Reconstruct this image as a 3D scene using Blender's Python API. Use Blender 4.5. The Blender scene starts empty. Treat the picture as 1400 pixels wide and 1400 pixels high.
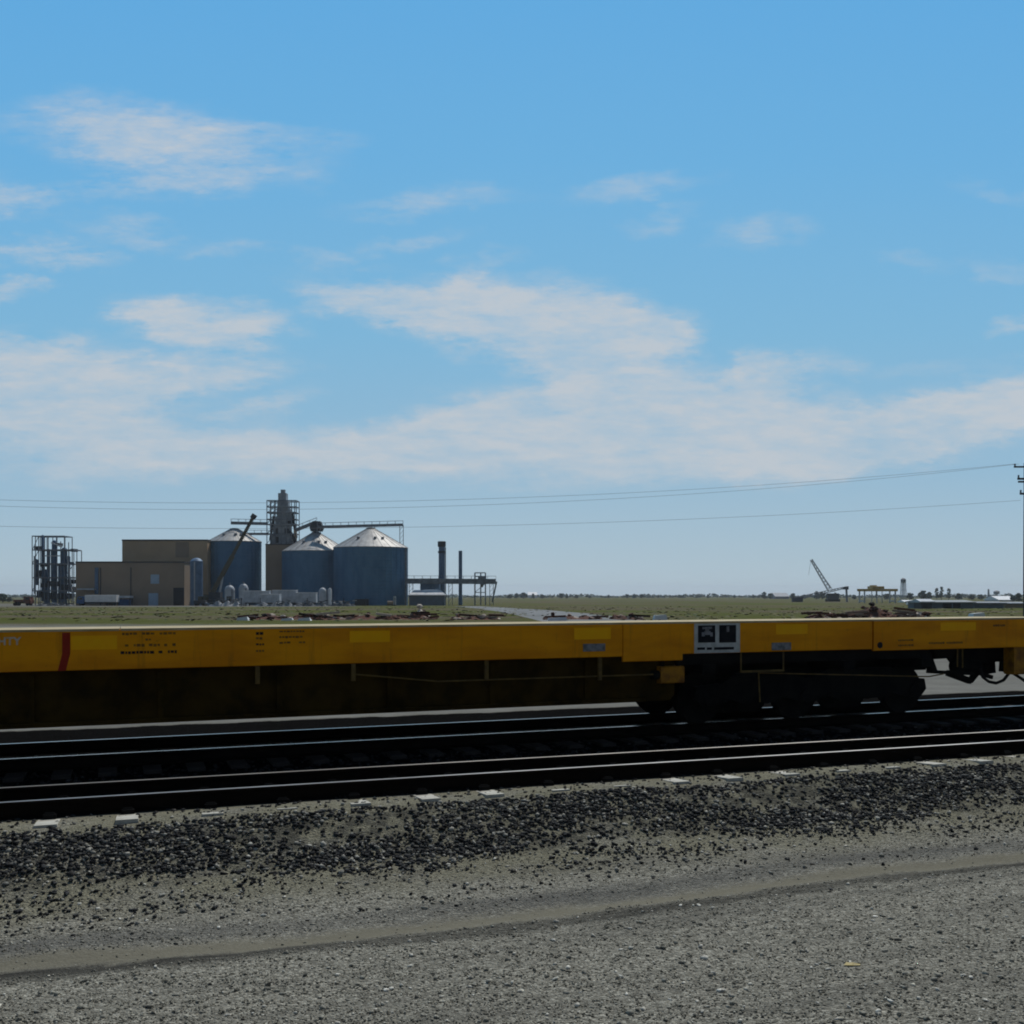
import bpy, math, random
import numpy as np
from mathutils import Vector, Matrix

random.seed(7)
rng = np.random.default_rng(11)
scene = bpy.context.scene
COL = scene.collection
F = 1400.0            # focal length in photo pixels
HX, HY = 700.0, 808.0  # principal column, horizon row of the photo
CAMZ = 2.6
R = math.radians


def P(x, y, Z):
    """point at depth Z that the photo shows at pixel (x, y)"""
    return Vector(((x - HX) / F * Z, Z, CAMZ - (y - HY) / F * Z))


# ------------------------------------------------------------------ materials
def new_mat(name):
    m = bpy.data.materials.new(name)
    m.use_nodes = True
    nt = m.node_tree
    return m, nt, nt.nodes, nt.links, nt.nodes['Principled BSDF']


def N(nodes, t, **kw):
    n = nodes.new(t)
    for k, v in kw.items():
        setattr(n, k, v)
    return n


def math_node(nodes, links, op, a, b=None, c=None, clamp=False):
    n = nodes.new('ShaderNodeMath')
    n.operation = op
    n.use_clamp = clamp
    for i, v in enumerate((a, b, c)):
        if v is None:
            continue
        if isinstance(v, (int, float)):
            n.inputs[i].default_value = v
        else:
            links.new(v, n.inputs[i])
    return n.outputs[0]


def map_range(nodes, links, v, a, b, c=0.0, d=1.0, smooth=True):
    n = nodes.new('ShaderNodeMapRange')
    n.interpolation_type = 'SMOOTHSTEP' if smooth else 'LINEAR'
    n.inputs[1].default_value = a
    n.inputs[2].default_value = b
    n.inputs[3].default_value = c
    n.inputs[4].default_value = d
    links.new(v, n.inputs[0])
    return n.outputs[0]


def mix(nodes, links, fac, a, b):
    n = nodes.new('ShaderNodeMix')
    n.data_type = 'RGBA'
    if isinstance(fac, (int, float)):
        n.inputs[0].default_value = fac
    else:
        links.new(fac, n.inputs[0])
    for i, v in ((6, a), (7, b)):
        if isinstance(v, (tuple, list)):
            n.inputs[i].default_value = (*v[:3], 1)
        else:
            links.new(v, n.inputs[i])
    return n.outputs[2]


def surf(name, col, col2=None, rough=0.7, metal=0.0, scale=3.0, stretch=(1, 1, 1), bump=0.0, bscale=40.0,
         spec=0.3, lo=0.35, hi=0.7, wave=None):
    """a weathered surface: two tones through noise, fine bump, optional corrugation"""
    m, nt, nodes, links, b = new_mat(name)
    tc = N(nodes, 'ShaderNodeTexCoord')
    mp = N(nodes, 'ShaderNodeMapping')
    mp.inputs['Scale'].default_value = stretch
    links.new(tc.outputs['Object'], mp.inputs[0])
    nz = N(nodes, 'ShaderNodeTexNoise')
    nz.inputs['Scale'].default_value = scale
    nz.inputs['Detail'].default_value = 7
    nz.inputs['Roughness'].default_value = 0.62
    links.new(mp.outputs[0], nz.inputs[0])
    if col2 is None:
        col2 = tuple(c * 0.72 for c in col)
    f = map_range(nodes, links, nz.outputs[0], lo, hi)
    links.new(mix(nodes, links, f, col, col2), b.inputs['Base Color'])
    b.inputs['Roughness'].default_value = rough
    b.inputs['Metallic'].default_value = metal
    b.inputs['Specular IOR Level'].default_value = spec
    h = None
    if bump:
        n2 = N(nodes, 'ShaderNodeTexNoise')
        n2.inputs['Scale'].default_value = bscale
        n2.inputs['Detail'].default_value = 4
        links.new(tc.outputs['Object'], n2.inputs[0])
        h = n2.outputs[0]
    if wave:
        axis, ws, wst = wave
        w = N(nodes, 'ShaderNodeTexWave')
        w.bands_direction = axis
        w.inputs['Scale'].default_value = ws
        links.new(tc.outputs['Object'], w.inputs[0])
        h = w.outputs[1] if h is None else math_node(nodes, links, 'ADD', h, w.outputs[1])
        bump = bump or wst
    if h is not None:
        bp = N(nodes, 'ShaderNodeBump')
        bp.inputs['Strength'].default_value = bump
        bp.inputs['Distance'].default_value = 0.02 if not wave else 0.1
        links.new(h, bp.inputs['Height'])
        links.new(bp.outputs[0], b.inputs['Normal'])
    return m


M = {}
def car_paint():
    m, nt, nodes, links, b = new_mat('yellow_paint')
    tc = N(nodes, 'ShaderNodeTexCoord')

    def nz(stretch, scale, detail=6, rough=0.6):
        mp = N(nodes, 'ShaderNodeMapping'); mp.inputs['Scale'].default_value = stretch
        links.new(tc.outputs['Object'], mp.inputs[0])
        n = N(nodes, 'ShaderNodeTexNoise')
        n.inputs['Scale'].default_value = scale; n.inputs['Detail'].default_value = detail; n.inputs['Roughness'].default_value = rough
        links.new(mp.outputs[0], n.inputs[0])
        return n.outputs[0]
    c = mix(nodes, links, map_range(nodes, links, nz((0.5, 1, 2.0), 1.5), 0.35, 0.68), (0.86, 0.335, 0.002), (0.68, 0.235, 0.002))
    streak = map_range(nodes, links, nz((5.0, 1, 0.35), 1.6, 8, 0.7), 0.54, 0.74)
    c = mix(nodes, links, math_node(nodes, links, 'MULTIPLY', streak, 0.55), c, (0.30, 0.11, 0.012))
    spots = map_range(nodes, links, nz((1, 1, 1.2), 9, 8, 0.75), 0.62, 0.72)
    c = mix(nodes, links, math_node(nodes, links, 'MULTIPLY', spots, 0.5), c, (0.20, 0.075, 0.015))
    links.new(c, b.inputs['Base Color'])
    b.inputs['Roughness'].default_value = 0.6
    b.inputs['Specular IOR Level'].default_value = 0.12
    n2 = nz((1, 1, 1), 3.0, 3)
    bp = N(nodes, 'ShaderNodeBump'); bp.inputs['Strength'].default_value = 0.25; bp.inputs['Distance'].default_value = 0.02
    links.new(n2, bp.inputs['Height']); links.new(bp.outputs[0], b.inputs['Normal'])
    return m


M['yellow'] = car_paint()
M['deck'] = surf('worn_deck_paint', (0.48, 0.395, 0.24), (0.38, 0.28, 0.12), rough=0.8, scale=2.5, bump=0.2)
M['reflector'] = surf('reflector_tape', (0.98, 0.47, 0.002), (0.97, 0.43, 0.002), rough=0.5, scale=8, spec=0.1)
M['redpaint'] = surf('red_paint', (0.34, 0.03, 0.015), rough=0.6, spec=0.1, scale=5)
M['whitepaint'] = surf('white_stencil_paint', (0.55, 0.56, 0.53), (0.40, 0.41, 0.38), rough=0.6, scale=9)
M['fadedwhite'] = surf('faded_white_paint', (0.60, 0.52, 0.46), (0.62, 0.38, 0.15), rough=0.6, scale=9)
M['blackpaint'] = surf('black_stencil_paint', (0.009, 0.010, 0.014), (0.02, 0.02, 0.022), rough=0.6, spec=0.1, scale=6)
M['greymark'] = surf('grey_stencil_paint', (0.25, 0.25, 0.26), (0.1, 0.1, 0.1), rough=0.6, scale=14)
M['underdark'] = surf('shade_dark_underframe', (0.055, 0.033, 0.008), (0.022, 0.014, 0.005), rough=0.9, spec=0.0, scale=2.2, bump=0.2)  # deep shade below the overhanging sill is put into this brown-black
M['blacksteel'] = surf('grimy_black_steel', (0.014, 0.013, 0.012), (0.007, 0.007, 0.007), rough=0.85, spec=0.06, scale=4, bump=0.2)
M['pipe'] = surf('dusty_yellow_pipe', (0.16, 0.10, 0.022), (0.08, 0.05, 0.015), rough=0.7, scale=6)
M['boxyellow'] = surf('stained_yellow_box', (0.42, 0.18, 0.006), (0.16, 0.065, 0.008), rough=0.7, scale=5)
M['railside'] = surf('rail_rust', (0.012, 0.009, 0.007), (0.007, 0.006, 0.005), rough=0.9, spec=0.0, scale=9, stretch=(0.3, 1, 1))
M['railhead'] = surf('polished_rail_head', (0.66, 0.64, 0.61), (0.42, 0.40, 0.38), rough=0.40, metal=1.0, scale=3, stretch=(0.15, 1, 1))
M['tie_concrete'] = surf('concrete_tie', (0.50, 0.48, 0.41), (0.34, 0.31, 0.25), rough=0.9, scale=7, bump=0.3)
M['tie_wood'] = surf('creosote_tie', (0.05, 0.04, 0.032), (0.03, 0.026, 0.02), rough=0.9, scale=6, bump=0.4)
M['galv'] = surf('galvanised_sheet', (0.090, 0.205, 0.325), (0.062, 0.155, 0.265), rough=0.6, metal=0.3, spec=0.2, scale=0.35, stretch=(1, 1, 0.4), wave=('Z', 1.3, 0.25), bump=0.2)  # blue skylight on the shaded silo walls is put into this base colour
M['galvroof'] = surf('galvanised_roof', (0.44, 0.43, 0.41), (0.30, 0.29, 0.28), rough=0.6, metal=0.3, scale=0.6)
M['steelblue'] = surf('bluish_steel', (0.11, 0.18, 0.28), (0.07, 0.12, 0.19), rough=0.6, metal=0.2, scale=0.5)
M['steelgrey'] = surf('grey_steel', (0.22, 0.24, 0.27), (0.12, 0.13, 0.15), rough=0.65, scale=0.8)
M['steelpale'] = surf('pale_steel', (0.42, 0.44, 0.46), (0.33, 0.35, 0.37), rough=0.6, scale=0.8)
M['steeldark'] = surf('dark_steel', (0.045, 0.05, 0.058), (0.03, 0.033, 0.04), rough=0.7, scale=0.8)
M['tanwall'] = surf('tan_metal_siding', (0.50, 0.355, 0.215), (0.42, 0.30, 0.185), rough=0.75, scale=0.12, wave=('X', 2.2, 0.2), bump=0.2)
M['tanwall2'] = surf('brown_metal_siding', (0.31, 0.23, 0.16), (0.25, 0.19, 0.135), rough=0.75, scale=0.12, wave=('X', 2.2, 0.2), bump=0.2)
M['trim'] = surf('dark_roof_trim', (0.07, 0.06, 0.05), rough=0.7)
M['paledoor'] = surf('pale_blue_door', (0.36, 0.47, 0.58), (0.30, 0.40, 0.50), rough=0.6, scale=0.8)
M['darkopening'] = surf('dark_doorway', (0.025, 0.022, 0.025), rough=0.8)
M['white'] = surf('white_paint', (0.74, 0.74, 0.73), (0.6, 0.6, 0.6), rough=0.55, scale=0.7)
M['offwhite'] = surf('dusty_white_panel', (0.50, 0.53, 0.56), (0.30, 0.32, 0.34), rough=0.65, scale=0.5)
M['bluepaint'] = surf('blue_truck_paint', (0.02, 0.09, 0.25), rough=0.45, scale=1)
M['orange'] = surf('rusty_red_paint', (0.14, 0.045, 0.03), rough=0.6, scale=1)
M['glass'] = surf('dark_glass', (0.015, 0.018, 0.02), rough=0.15, spec=0.6)
M['rubber'] = surf('black_rubber', (0.012, 0.012, 0.012), rough=0.9)
M['craneyellow'] = surf('olive_paint', (0.085, 0.075, 0.04), (0.06, 0.052, 0.035), rough=0.6, scale=0.6)
M['gantry'] = surf('gantry_yellow', (0.42, 0.28, 0.06), (0.32, 0.20, 0.05), rough=0.6, scale=0.6)
M['bark'] = surf('bark', (0.10, 0.085, 0.07), rough=0.95, scale=2)
M['pole'] = surf('weathered_pole', (0.085, 0.075, 0.07), (0.05, 0.045, 0.045), rough=0.9, scale=1.5, stretch=(4, 4, 0.3))
M['wire'] = surf('aluminium_wire', (0.25, 0.26, 0.28), rough=0.6)
M['porcelain'] = surf('grey_porcelain', (0.2, 0.21, 0.23), rough=0.4)
M['roofpale'] = surf('pale_metal_roof', (0.20, 0.215, 0.22), (0.15, 0.16, 0.165), rough=0.6, scale=0.2)
M['shedwall'] = surf('blue_grey_wall', (0.13, 0.16, 0.20), (0.10, 0.12, 0.15), rough=0.7, scale=0.3)


def leaf_mat(name, c1, c2):
    m, nt, nodes, links, b = new_mat(name)
    g = N(nodes, 'ShaderNodeNewGeometry')
    links.new(mix(nodes, links, g.outputs['Random Per Island'], c1, c2), b.inputs['Base Color'])
    b.inputs['Roughness'].default_value = 0.85
    b.inputs['Specular IOR Level'].default_value = 0.1
    return m


M['leaf_dark'] = leaf_mat('dark_foliage', (0.06, 0.09, 0.06), (0.10, 0.125, 0.09))
M['leaf_pale'] = leaf_mat('pale_foliage', (0.09, 0.11, 0.07), (0.14, 0.15, 0.11))


def stone_mat(name, dark, mid, light, fmid=0.55, flight=0.9):
    m, nt, nodes, links, b = new_mat(name)
    g = N(nodes, 'ShaderNodeNewGeometry')
    cr = N(nodes, 'ShaderNodeValToRGB')
    e = cr.color_ramp.elements
    e[0].position, e[0].color = 0.0, (*dark, 1)
    e[1].position, e[1].color = 1.0, (*light, 1)
    a = e.new(fmid); a.color = (*mid, 1)
    a = e.new(flight); a.color = (*mid, 1)
    links.new(g.outputs['Random Per Island'], cr.inputs[0])
    tc = N(nodes, 'ShaderNodeTexCoord')
    nz = N(nodes, 'ShaderNodeTexNoise'); nz.inputs['Scale'].default_value = 45; nz.inputs['Detail'].default_value = 5
    links.new(tc.outputs['Object'], nz.inputs[0])
    mm = N(nodes, 'ShaderNodeMix'); mm.data_type = 'RGBA'; mm.blend_type = 'MULTIPLY'
    mm.inputs[0].default_value = 1.0
    f = map_range(nodes, links, nz.outputs[0], 0.3, 0.7, 0.65, 1.25)
    cc = N(nodes, 'ShaderNodeCombineColor')
    for i in range(3):
        links.new(f, cc.inputs[i])
    links.new(cr.outputs[0], mm.inputs[6]); links.new(cc.outputs[0], mm.inputs[7])
    links.new(mm.outputs[2], b.inputs['Base Color'])
    b.inputs['Roughness'].default_value = 0.9
    b.inputs['Specular IOR Level'].default_value = 0.15
    return m


M['ballast'] = stone_mat('basalt_ballast', (0.009, 0.009, 0.010), (0.045, 0.044, 0.042), (0.40, 0.38, 0.32), 0.50, 0.76)
M['gravel'] = stone_mat('crushed_gravel', (0.09, 0.084, 0.066), (0.21, 0.197, 0.155), (0.62, 0.585, 0.475), 0.5, 0.8)
M['palestone'] = stone_mat('pale_road_stone', (0.12, 0.113, 0.092), (0.28, 0.265, 0.215), (0.74, 0.70, 0.60), 0.4, 0.66)
M['yardscrap'] = stone_mat('yard_scrap', (0.02, 0.025, 0.035), (0.12, 0.13, 0.14), (0.55, 0.56, 0.56), 0.5, 0.7)
M['debris'] = stone_mat('mixed_debris', (0.010, 0.009, 0.008), (0.12, 0.052, 0.034), (0.66, 0.58, 0.48), 0.4, 0.70)


# ------------------------------------------------------------------ mesh builder
class MB:
    def __init__(self):
        self.v, self.f = [], []

    def add(self, vs, fs):
        o = len(self.v)
        self.v += [tuple(p) for p in vs]
        self.f += [tuple(i + o for i in f) for f in fs]
        return self

    def box(self, x0, x1, y0, y1, z0, z1):
        return self.add([(x0, y0, z0), (x1, y0, z0), (x1, y1, z0), (x0, y1, z0), (x0, y0, z1), (x1, y0, z1), (x1, y1, z1), (x0, y1, z1)],
                        [(0, 3, 2, 1), (4, 5, 6, 7), (0, 1, 5, 4), (1, 2, 6, 5), (2, 3, 7, 6), (3, 0, 4, 7)])

    def bbox(self, x0, x1, y0, y1, z0, z1, c=0.01):
        """box with chamfered vertical and horizontal edges along its x length"""
        pr = [(y0 + c, z0), (y1 - c, z0), (y1, z0 + c), (y1, z1 - c), (y1 - c, z1), (y0 + c, z1), (y0, z1 - c), (y0, z0 + c)]
        n = len(pr)
        vs = [(x0, a, b) for a, b in pr] + [(x1, a, b) for a, b in pr]
        fs = [(i, i + n, (i + 1) % n + n, (i + 1) % n) for i in range(n)] + [tuple(range(n)), tuple(range(2 * n - 1, n - 1, -1))]
        return self.add(vs, fs)

    def tube(self, a, b, r, n=8, r2=None, cap=True):
        a, b = Vector(a), Vector(b)
        r2 = r if r2 is None else r2
        d = (b - a).normalized()
        up = Vector((0, 0, 1)) if abs(d.z) < 0.9 else Vector((1, 0, 0))
        e1 = d.cross(up).normalized(); e2 = d.cross(e1)
        vs = []
        for c, rr in ((a, r), (b, r2)):
            for i in range(n):
                t = 2 * math.pi * i / n
                vs.append(c + e1 * (rr * math.cos(t)) + e2 * (rr * math.sin(t)))
        fs = [(i, (i + 1) % n, (i + 1) % n + n, i + n) for i in range(n)]
        if cap:
            fs += [tuple(range(n - 1, -1, -1)), tuple(range(n, 2 * n))]
        return self.add(vs, fs)

    def path(self, pts, r, n=6):
        for a, b in zip(pts[:-1], pts[1:]):
            self.tube(a, b, r, n)
        return self

    def bar(self, a, b, w, h=None):
        """square section bar between two points"""
        h = w if h is None else h
        a, b = Vector(a), Vector(b)
        d = (b - a).normalized()
        up = Vector((0, 0, 1)) if abs(d.z) < 0.95 else Vector((0, 1, 0))
        e1 = d.cross(up).normalized() * (w / 2); e2 = d.cross(e1).normalized() * (h / 2)
        vs = [a - e1 - e2, a + e1 - e2, a + e1 + e2, a - e1 + e2, b - e1 - e2, b + e1 - e2, b + e1 + e2, b - e1 + e2]
        return self.add(vs, [(0, 3, 2, 1), (4, 5, 6, 7), (0, 1, 5, 4), (1, 2, 6, 5), (2, 3, 7, 6), (3, 0, 4, 7)])

    def lathe(self, prof, n=32, c=(0, 0, 0), axis='z', a0=0.0):
        vs, fs = [], []
        k = len(prof)
        for i in range(n):
            t = a0 + 2 * math.pi * i / n
            for r, h in prof:
                if axis == 'z':
                    vs.append((c[0] + r * math.cos(t), c[1] + r * math.sin(t), c[2] + h))
                elif axis == 'y':
                    vs.append((c[0] + r * math.cos(t), c[1] + h, c[2] + r * math.sin(t)))
                else:
                    vs.append((c[0] + h, c[1] + r * math.cos(t), c[2] + r * math.sin(t)))
        for i in range(n):
            j = (i + 1) % n
            for q in range(k - 1):
                fs.append((i * k + q, j * k + q, j * k + q + 1, i * k + q + 1))
        return self.add(vs, fs)

    def prism(self, poly, y0, y1):
        """polygon in (x, z) extruded along y"""
        n = len(poly)
        vs = [(x, y0, z) for x, z in poly] + [(x, y1, z) for x, z in poly]
        fs = [tuple(range(n)), tuple(range(2 * n - 1, n - 1, -1))] + [(i, i + n, (i + 1) % n + n, (i + 1) % n) for i in range(n)]
        return self.add(vs, fs)

    def build(self, name, mat, parent=None, loc=None, rotz=0.0, smooth=False):
        me = bpy.data.meshes.new(name)
        me.from_pydata(self.v, [], self.f)
        me.validate()
        import bmesh
        bm = bmesh.new(); bm.from_mesh(me)
        bmesh.ops.recalc_face_normals(bm, faces=bm.faces[:])
        bm.to_mesh(me); bm.free()
        for m in (mat if isinstance(mat, (list, tuple)) else [mat]):
            me.materials.append(m)
        if smooth:
            me.set_sharp_from_angle(angle=R(35))
            for p in me.polygons:
                p.use_smooth = True
            me.set_sharp_from_angle(angle=R(35))
        o = bpy.data.objects.new(name, me)
        COL.objects.link(o)
        if parent is not None:
            o.parent = parent
        if loc is not None:
            o.location = loc
        o.rotation_euler[2] = rotz
        return o


def tag(o, label=None, cat=None, group=None, kind=None):
    if label: o['label'] = label
    if cat: o['category'] = cat
    if group: o['group'] = group
    if kind: o['kind'] = kind
    return o


def thing(name, label, cat, loc=(0, 0, 0), rotz=0.0, group=None):
    o = bpy.data.objects.new(name, None)
    o.empty_display_size = 0.3
    COL.objects.link(o)
    o.location = loc
    o.rotation_euler[2] = rotz
    return tag(o, label, cat, group)


def copy_tree(o, parent=None):
    c = o.copy()
    COL.objects.link(c)
    if parent is not None:
        c.parent = parent
    for ch in [x for x in o.children]:
        copy_tree(ch, c)
    return c


# ------------------------------------------------------------------ terrain
TH4 = math.atan2(4.11, 11.91)                 # near track direction
D4 = np.array([math.cos(TH4), math.sin(TH4)]); N4 = np.array([-D4[1], D4[0]])
O4 = np.array([-4.929, 9.858])                # nearest rail, at the left edge of the photo
TH2 = math.atan2(6.29, 16.54)                 # far track direction
D2 = np.array([math.cos(TH2), math.sin(TH2)]); N2 = np.array([-D2[1], D2[0]])
O2 = np.array([-6.70, 13.39])                 # near rail of the far track

PU = [-40, -3.6, -3.0, -2.4, -2.0, -1.5, -1.1, -0.85, -0.72, -0.60, -0.45, 0.0, 1.505, 2.2, 3.0, 9.0, 11.5, 14.0]
PZ = [0.0, 0.0, -0.02, 0.0, 0.03, 0.11, 0.24, 0.33, 0.368, 0.396, 0.418, 0.391, 0.265, 0.19, 0.175, 0.175, 0.02, 0.0]
FY = [0, 60, 80, 100, 140, 200, 260, 330, 450, 600, 800, 1200, 2000, 3500, 7000, 16000]
FZ = [0, 0, -0.03, -0.12, -0.40, -0.95, -1.50, -2.10, -2.90, -3.6, -4.5, -6.2, -9.4, -16.2, -32.0, -73.0]


def gz(X, Y):
    u = (np.asarray(X) - O4[0]) * N4[0] + (np.asarray(Y) - O4[1]) * N4[1]
    return np.interp(u, PU, PZ) + np.interp(Y, FY, FZ)


def su(s, u):
    p = O4 + D4 * s + N4 * u
    return p[0], p[1]


def smooth_noise(x, y):
    return (np.sin(x * 1.7 + 0.3 * np.sin(y * 2.1)) * np.sin(y * 2.3 + 0.4 * np.sin(x * 1.1)) +
            0.5 * np.sin(x * 4.1 + y * 1.3 + 1.0) * np.sin(y * 5.3 - x * 0.7))


def relief(S, U):
    near = np.clip((3 - U) / 2.0, 0, 1) * np.clip((U + 18) / 6.0, 0, 1) * np.where((S > -18) & (S < 34), 1, 0)
    amp = np.where((U < -0.2), 0.013, 0.004)
    d = near * amp * smooth_noise(S * 1.1, U * 1.7) + near * 0.006 * smooth_noise(S * 4.3, U * 6.1) * (U < -0.6)
    return d - near * 0.025 * np.exp(-((U + 3.05 + 0.10 * np.sin(S * 0.7)) / 0.16) ** 2)


def gnear(X, Y):
    X, Y = np.asarray(X), np.asarray(Y)
    U = (X - O4[0]) * N4[0] + (Y - O4[1]) * N4[1]
    S = (X - O4[0]) * D4[0] + (Y - O4[1]) * D4[1]
    return gz(X, Y) + relief(S, U)


def build_ground():
    ul = np.concatenate([-np.geomspace(4000, 20, 18), np.arange(-18, -8, 1.0), np.arange(-8, 3.2, 0.08), np.arange(3.2, 15, 0.35), np.geomspace(15.5, 9000, 110)])
    sl = np.concatenate([-np.geomspace(5000, 20, 40), np.arange(-18, 34, 0.22), np.geomspace(34.5, 7000, 50)])
    U, S = np.meshgrid(ul, sl, indexing='ij')
    X = O4[0] + D4[0] * S + N4[0] * U
    Y = O4[1] + D4[1] * S + N4[1] * U
    Z = gz(X, Y)
    Z = Z + relief(S, U)
    nu, ns = U.shape
    V = np.stack([X, Y, Z], -1).reshape(-1, 3)
    i = np.arange(nu * ns).reshape(nu, ns)
    q = np.stack([i[:-1, :-1], i[:-1, 1:], i[1:, 1:], i[1:, :-1]], -1).reshape(-1, 4)
    me = bpy.data.meshes.new('ground')
    me.from_pydata(V.tolist(), [], q.tolist())
    for p in me.polygons:
        p.use_smooth = True
    if me.polygons[0].normal.z < 0:
        me.flip_normals()
    me.materials.append(ground_mat())
    o = bpy.data.objects.new('ground', me)
    COL.objects.link(o)
    tag(o, kind='structure')
    return o


def ground_mat():
    m, nt, nodes, links, b = new_mat('ground_surface')
    g = N(nodes, 'ShaderNodeNewGeometry')
    pos = g.outputs['Position']
    dot = N(nodes, 'ShaderNodeVectorMath', operation='DOT_PRODUCT')
    links.new(pos, dot.inputs[0])
    dot.inputs[1].default_value = (N4[0], N4[1], 0)
    u = math_node(nodes, links, 'SUBTRACT', dot.outputs['Value'], float(O4 @ N4))
    dots = N(nodes, 'ShaderNodeVectorMath', operation='DOT_PRODUCT')
    links.new(pos, dots.inputs[0])
    dots.inputs[1].default_value = (D4[0], D4[1], 0)
    sep = N(nodes, 'ShaderNodeSeparateXYZ'); links.new(pos, sep.inputs[0])
    Yv = sep.outputs[1]

    def noise(scale, detail=5, rough=0.6, vec=None):
        n = N(nodes, 'ShaderNodeTexNoise')
        n.inputs['Scale'].default_value = scale
        n.inputs['Detail'].default_value = detail
        n.inputs['Roughness'].default_value = rough
        links.new(vec if vec is not None else pos, n.inputs[0])
        return n.outputs[0]

    # track-aligned coordinates for streaks
    comb = N(nodes, 'ShaderNodeCombineXYZ')
    links.new(math_node(nodes, links, 'MULTIPLY', dots.outputs['Value'], 0.16), comb.inputs[0])
    links.new(math_node(nodes, links, 'MULTIPLY', u, 1.6), comb.inputs[1])
    streak = noise(1.3, 5, 0.6, comb.outputs[0])
    warp = math_node(nodes, links, 'MULTIPLY', math_node(nodes, links, 'SUBTRACT', noise(1.4, 4), 0.5), 0.5)
    uw = math_node(nodes, links, 'ADD', u, warp)
    # fine gravel: stone cells
    v1 = N(nodes, 'ShaderNodeTexVoronoi'); v1.inputs['Scale'].default_value = 42; links.new(pos, v1.inputs[0])
    v2 = N(nodes, 'ShaderNodeTexVoronoi'); v2.inputs['Scale'].default_value = 105; links.new(pos, v2.inputs[0])
    sc1 = N(nodes, 'ShaderNodeSeparateColor'); links.new(v1.outputs['Color'], sc1.inputs[0])
    sc2 = N(nodes, 'ShaderNodeSeparateColor'); links.new(v2.outputs['Color'], sc2.inputs[0])
    cell = math_node(nodes, links, 'ADD', math_node(nodes, links, 'MULTIPLY', sc1.outputs[0], 0.55), math_node(nodes, links, 'MULTIPLY', sc2.outputs[0], 0.45))
    cr = N(nodes, 'ShaderNodeValToRGB')
    e = cr.color_ramp.elements
    e[0].position, e[0].color = 0.08, (0.125, 0.118, 0.097, 1)
    e[1].position, e[1].color = 0.95, (0.45, 0.425, 0.35, 1)
    a = e.new(0.5); a.color = (0.222, 0.209, 0.170, 1)
    links.new(cell, cr.inputs[0])
    gravel = mix(nodes, links, map_range(nodes, links, streak, 0.42, 0.70, 0, 0.65), cr.outputs[0], (0.12, 0.114, 0.097))
    khaki = mix(nodes, links, cell, (0.13, 0.121, 0.085), (0.29, 0.27, 0.195))
    # khaki fines showing on the lower shoulder and in the strip
    nk = noise(2.2, 5)
    fk = math_node(nodes, links, 'MULTIPLY', map_range(nodes, links, uw, -2.55, -1.75), math_node(nodes, links, 'SUBTRACT', 1.0, map_range(nodes, links, u, -0.06, -0.02)))
    fk = math_node(nodes, links, 'MULTIPLY', fk, map_range(nodes, links, nk, 0.35, 0.55, 0.35, 1.0))
    c = mix(nodes, links, fk, gravel, khaki)
    # dusty dark fines between the shoulder stones
    fsd = math_node(nodes, links, 'MULTIPLY', map_range(nodes, links, uw, -1.75, -1.35), math_node(nodes, links, 'SUBTRACT', 1.0, map_range(nodes, links, u, -0.78, -0.62)))
    fsd = math_node(nodes, links, 'MULTIPLY', fsd, map_range(nodes, links, noise(4.5, 6, 0.7), 0.40, 0.58, 0.05, 0.8))
    c = mix(nodes, links, fsd, c, mix(nodes, links, cell, (0.02, 0.02, 0.02), (0.10, 0.096, 0.08)))
    # smooth dirt strip (bent a little) at u about -3
    uz = math_node(nodes, links, 'ADD', u, math_node(nodes, links, 'MULTIPLY', math_node(nodes, links, 'SINE', math_node(nodes, links, 'MULTIPLY', dots.outputs['Value'], 0.7)), 0.10))
    uz = math_node(nodes, links, 'ADD', uz, math_node(nodes, links, 'MULTIPLY', warp, 0.25))
    uz = math_node(nodes, links, 'ADD', uz, math_node(nodes, links, 'MULTIPLY', math_node(nodes, links, 'SUBTRACT', noise(11, 6, 0.7), 0.5), 0.22))
    dist = math_node(nodes, links, 'ABSOLUTE', math_node(nodes, links, 'ADD', uz, 3.05))
    fs = math_node(nodes, links, 'SUBTRACT', 1.0, map_range(nodes, links, dist, 0.04, 0.22))
    c = mix(nodes, links, math_node(nodes, links, 'MULTIPLY', fs, 0.9), c, (0.155, 0.142, 0.106))
    dist2 = math_node(nodes, links, 'ABSOLUTE', math_node(nodes, links, 'ADD', uz, 3.31))
    fd = math_node(nodes, links, 'SUBTRACT', 1.0, map_range(nodes, links, dist2, 0.05, 0.20))  # painted shadow line of a low ridge along the strip's near edge
    c = mix(nodes, links, math_node(nodes, links, 'MULTIPLY', fd, math_node(nodes, links, 'MULTIPLY', 1.5, streak, clamp=True)), c, (0.045, 0.043, 0.038))
    dist3 = math_node(nodes, links, 'ABSOLUTE', math_node(nodes, links, 'ADD', uz, 2.72))
    fd3 = math_node(nodes, links, 'SUBTRACT', 1.0, map_range(nodes, links, dist3, 0.03, 0.28))
    c = mix(nodes, links, math_node(nodes, links, 'MULTIPLY', fd3, math_node(nodes, links, 'MULTIPLY', 0.95, streak)), c, (0.10, 0.098, 0.092))
    # dark track bed, blackened further with the railcar's shade put into its colour
    fb = math_node(nodes, links, 'MULTIPLY', map_range(nodes, links, u, -0.10, -0.03), math_node(nodes, links, 'SUBTRACT', 1.0, map_range(nodes, links, uw, 8.5, 8.72)))
    c = mix(nodes, links, fb, c, mix(nodes, links, cell, (0.004, 0.004, 0.004), (0.012, 0.0115, 0.011)))
    # far side yard: lighter stone
    fy = map_range(nodes, links, uw, 8.5, 8.75)
    c = mix(nodes, links, fy, c, mix(nodes, links, noise(0.5, 8, 0.7), (0.11, 0.107, 0.095), (0.30, 0.29, 0.255)))
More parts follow.
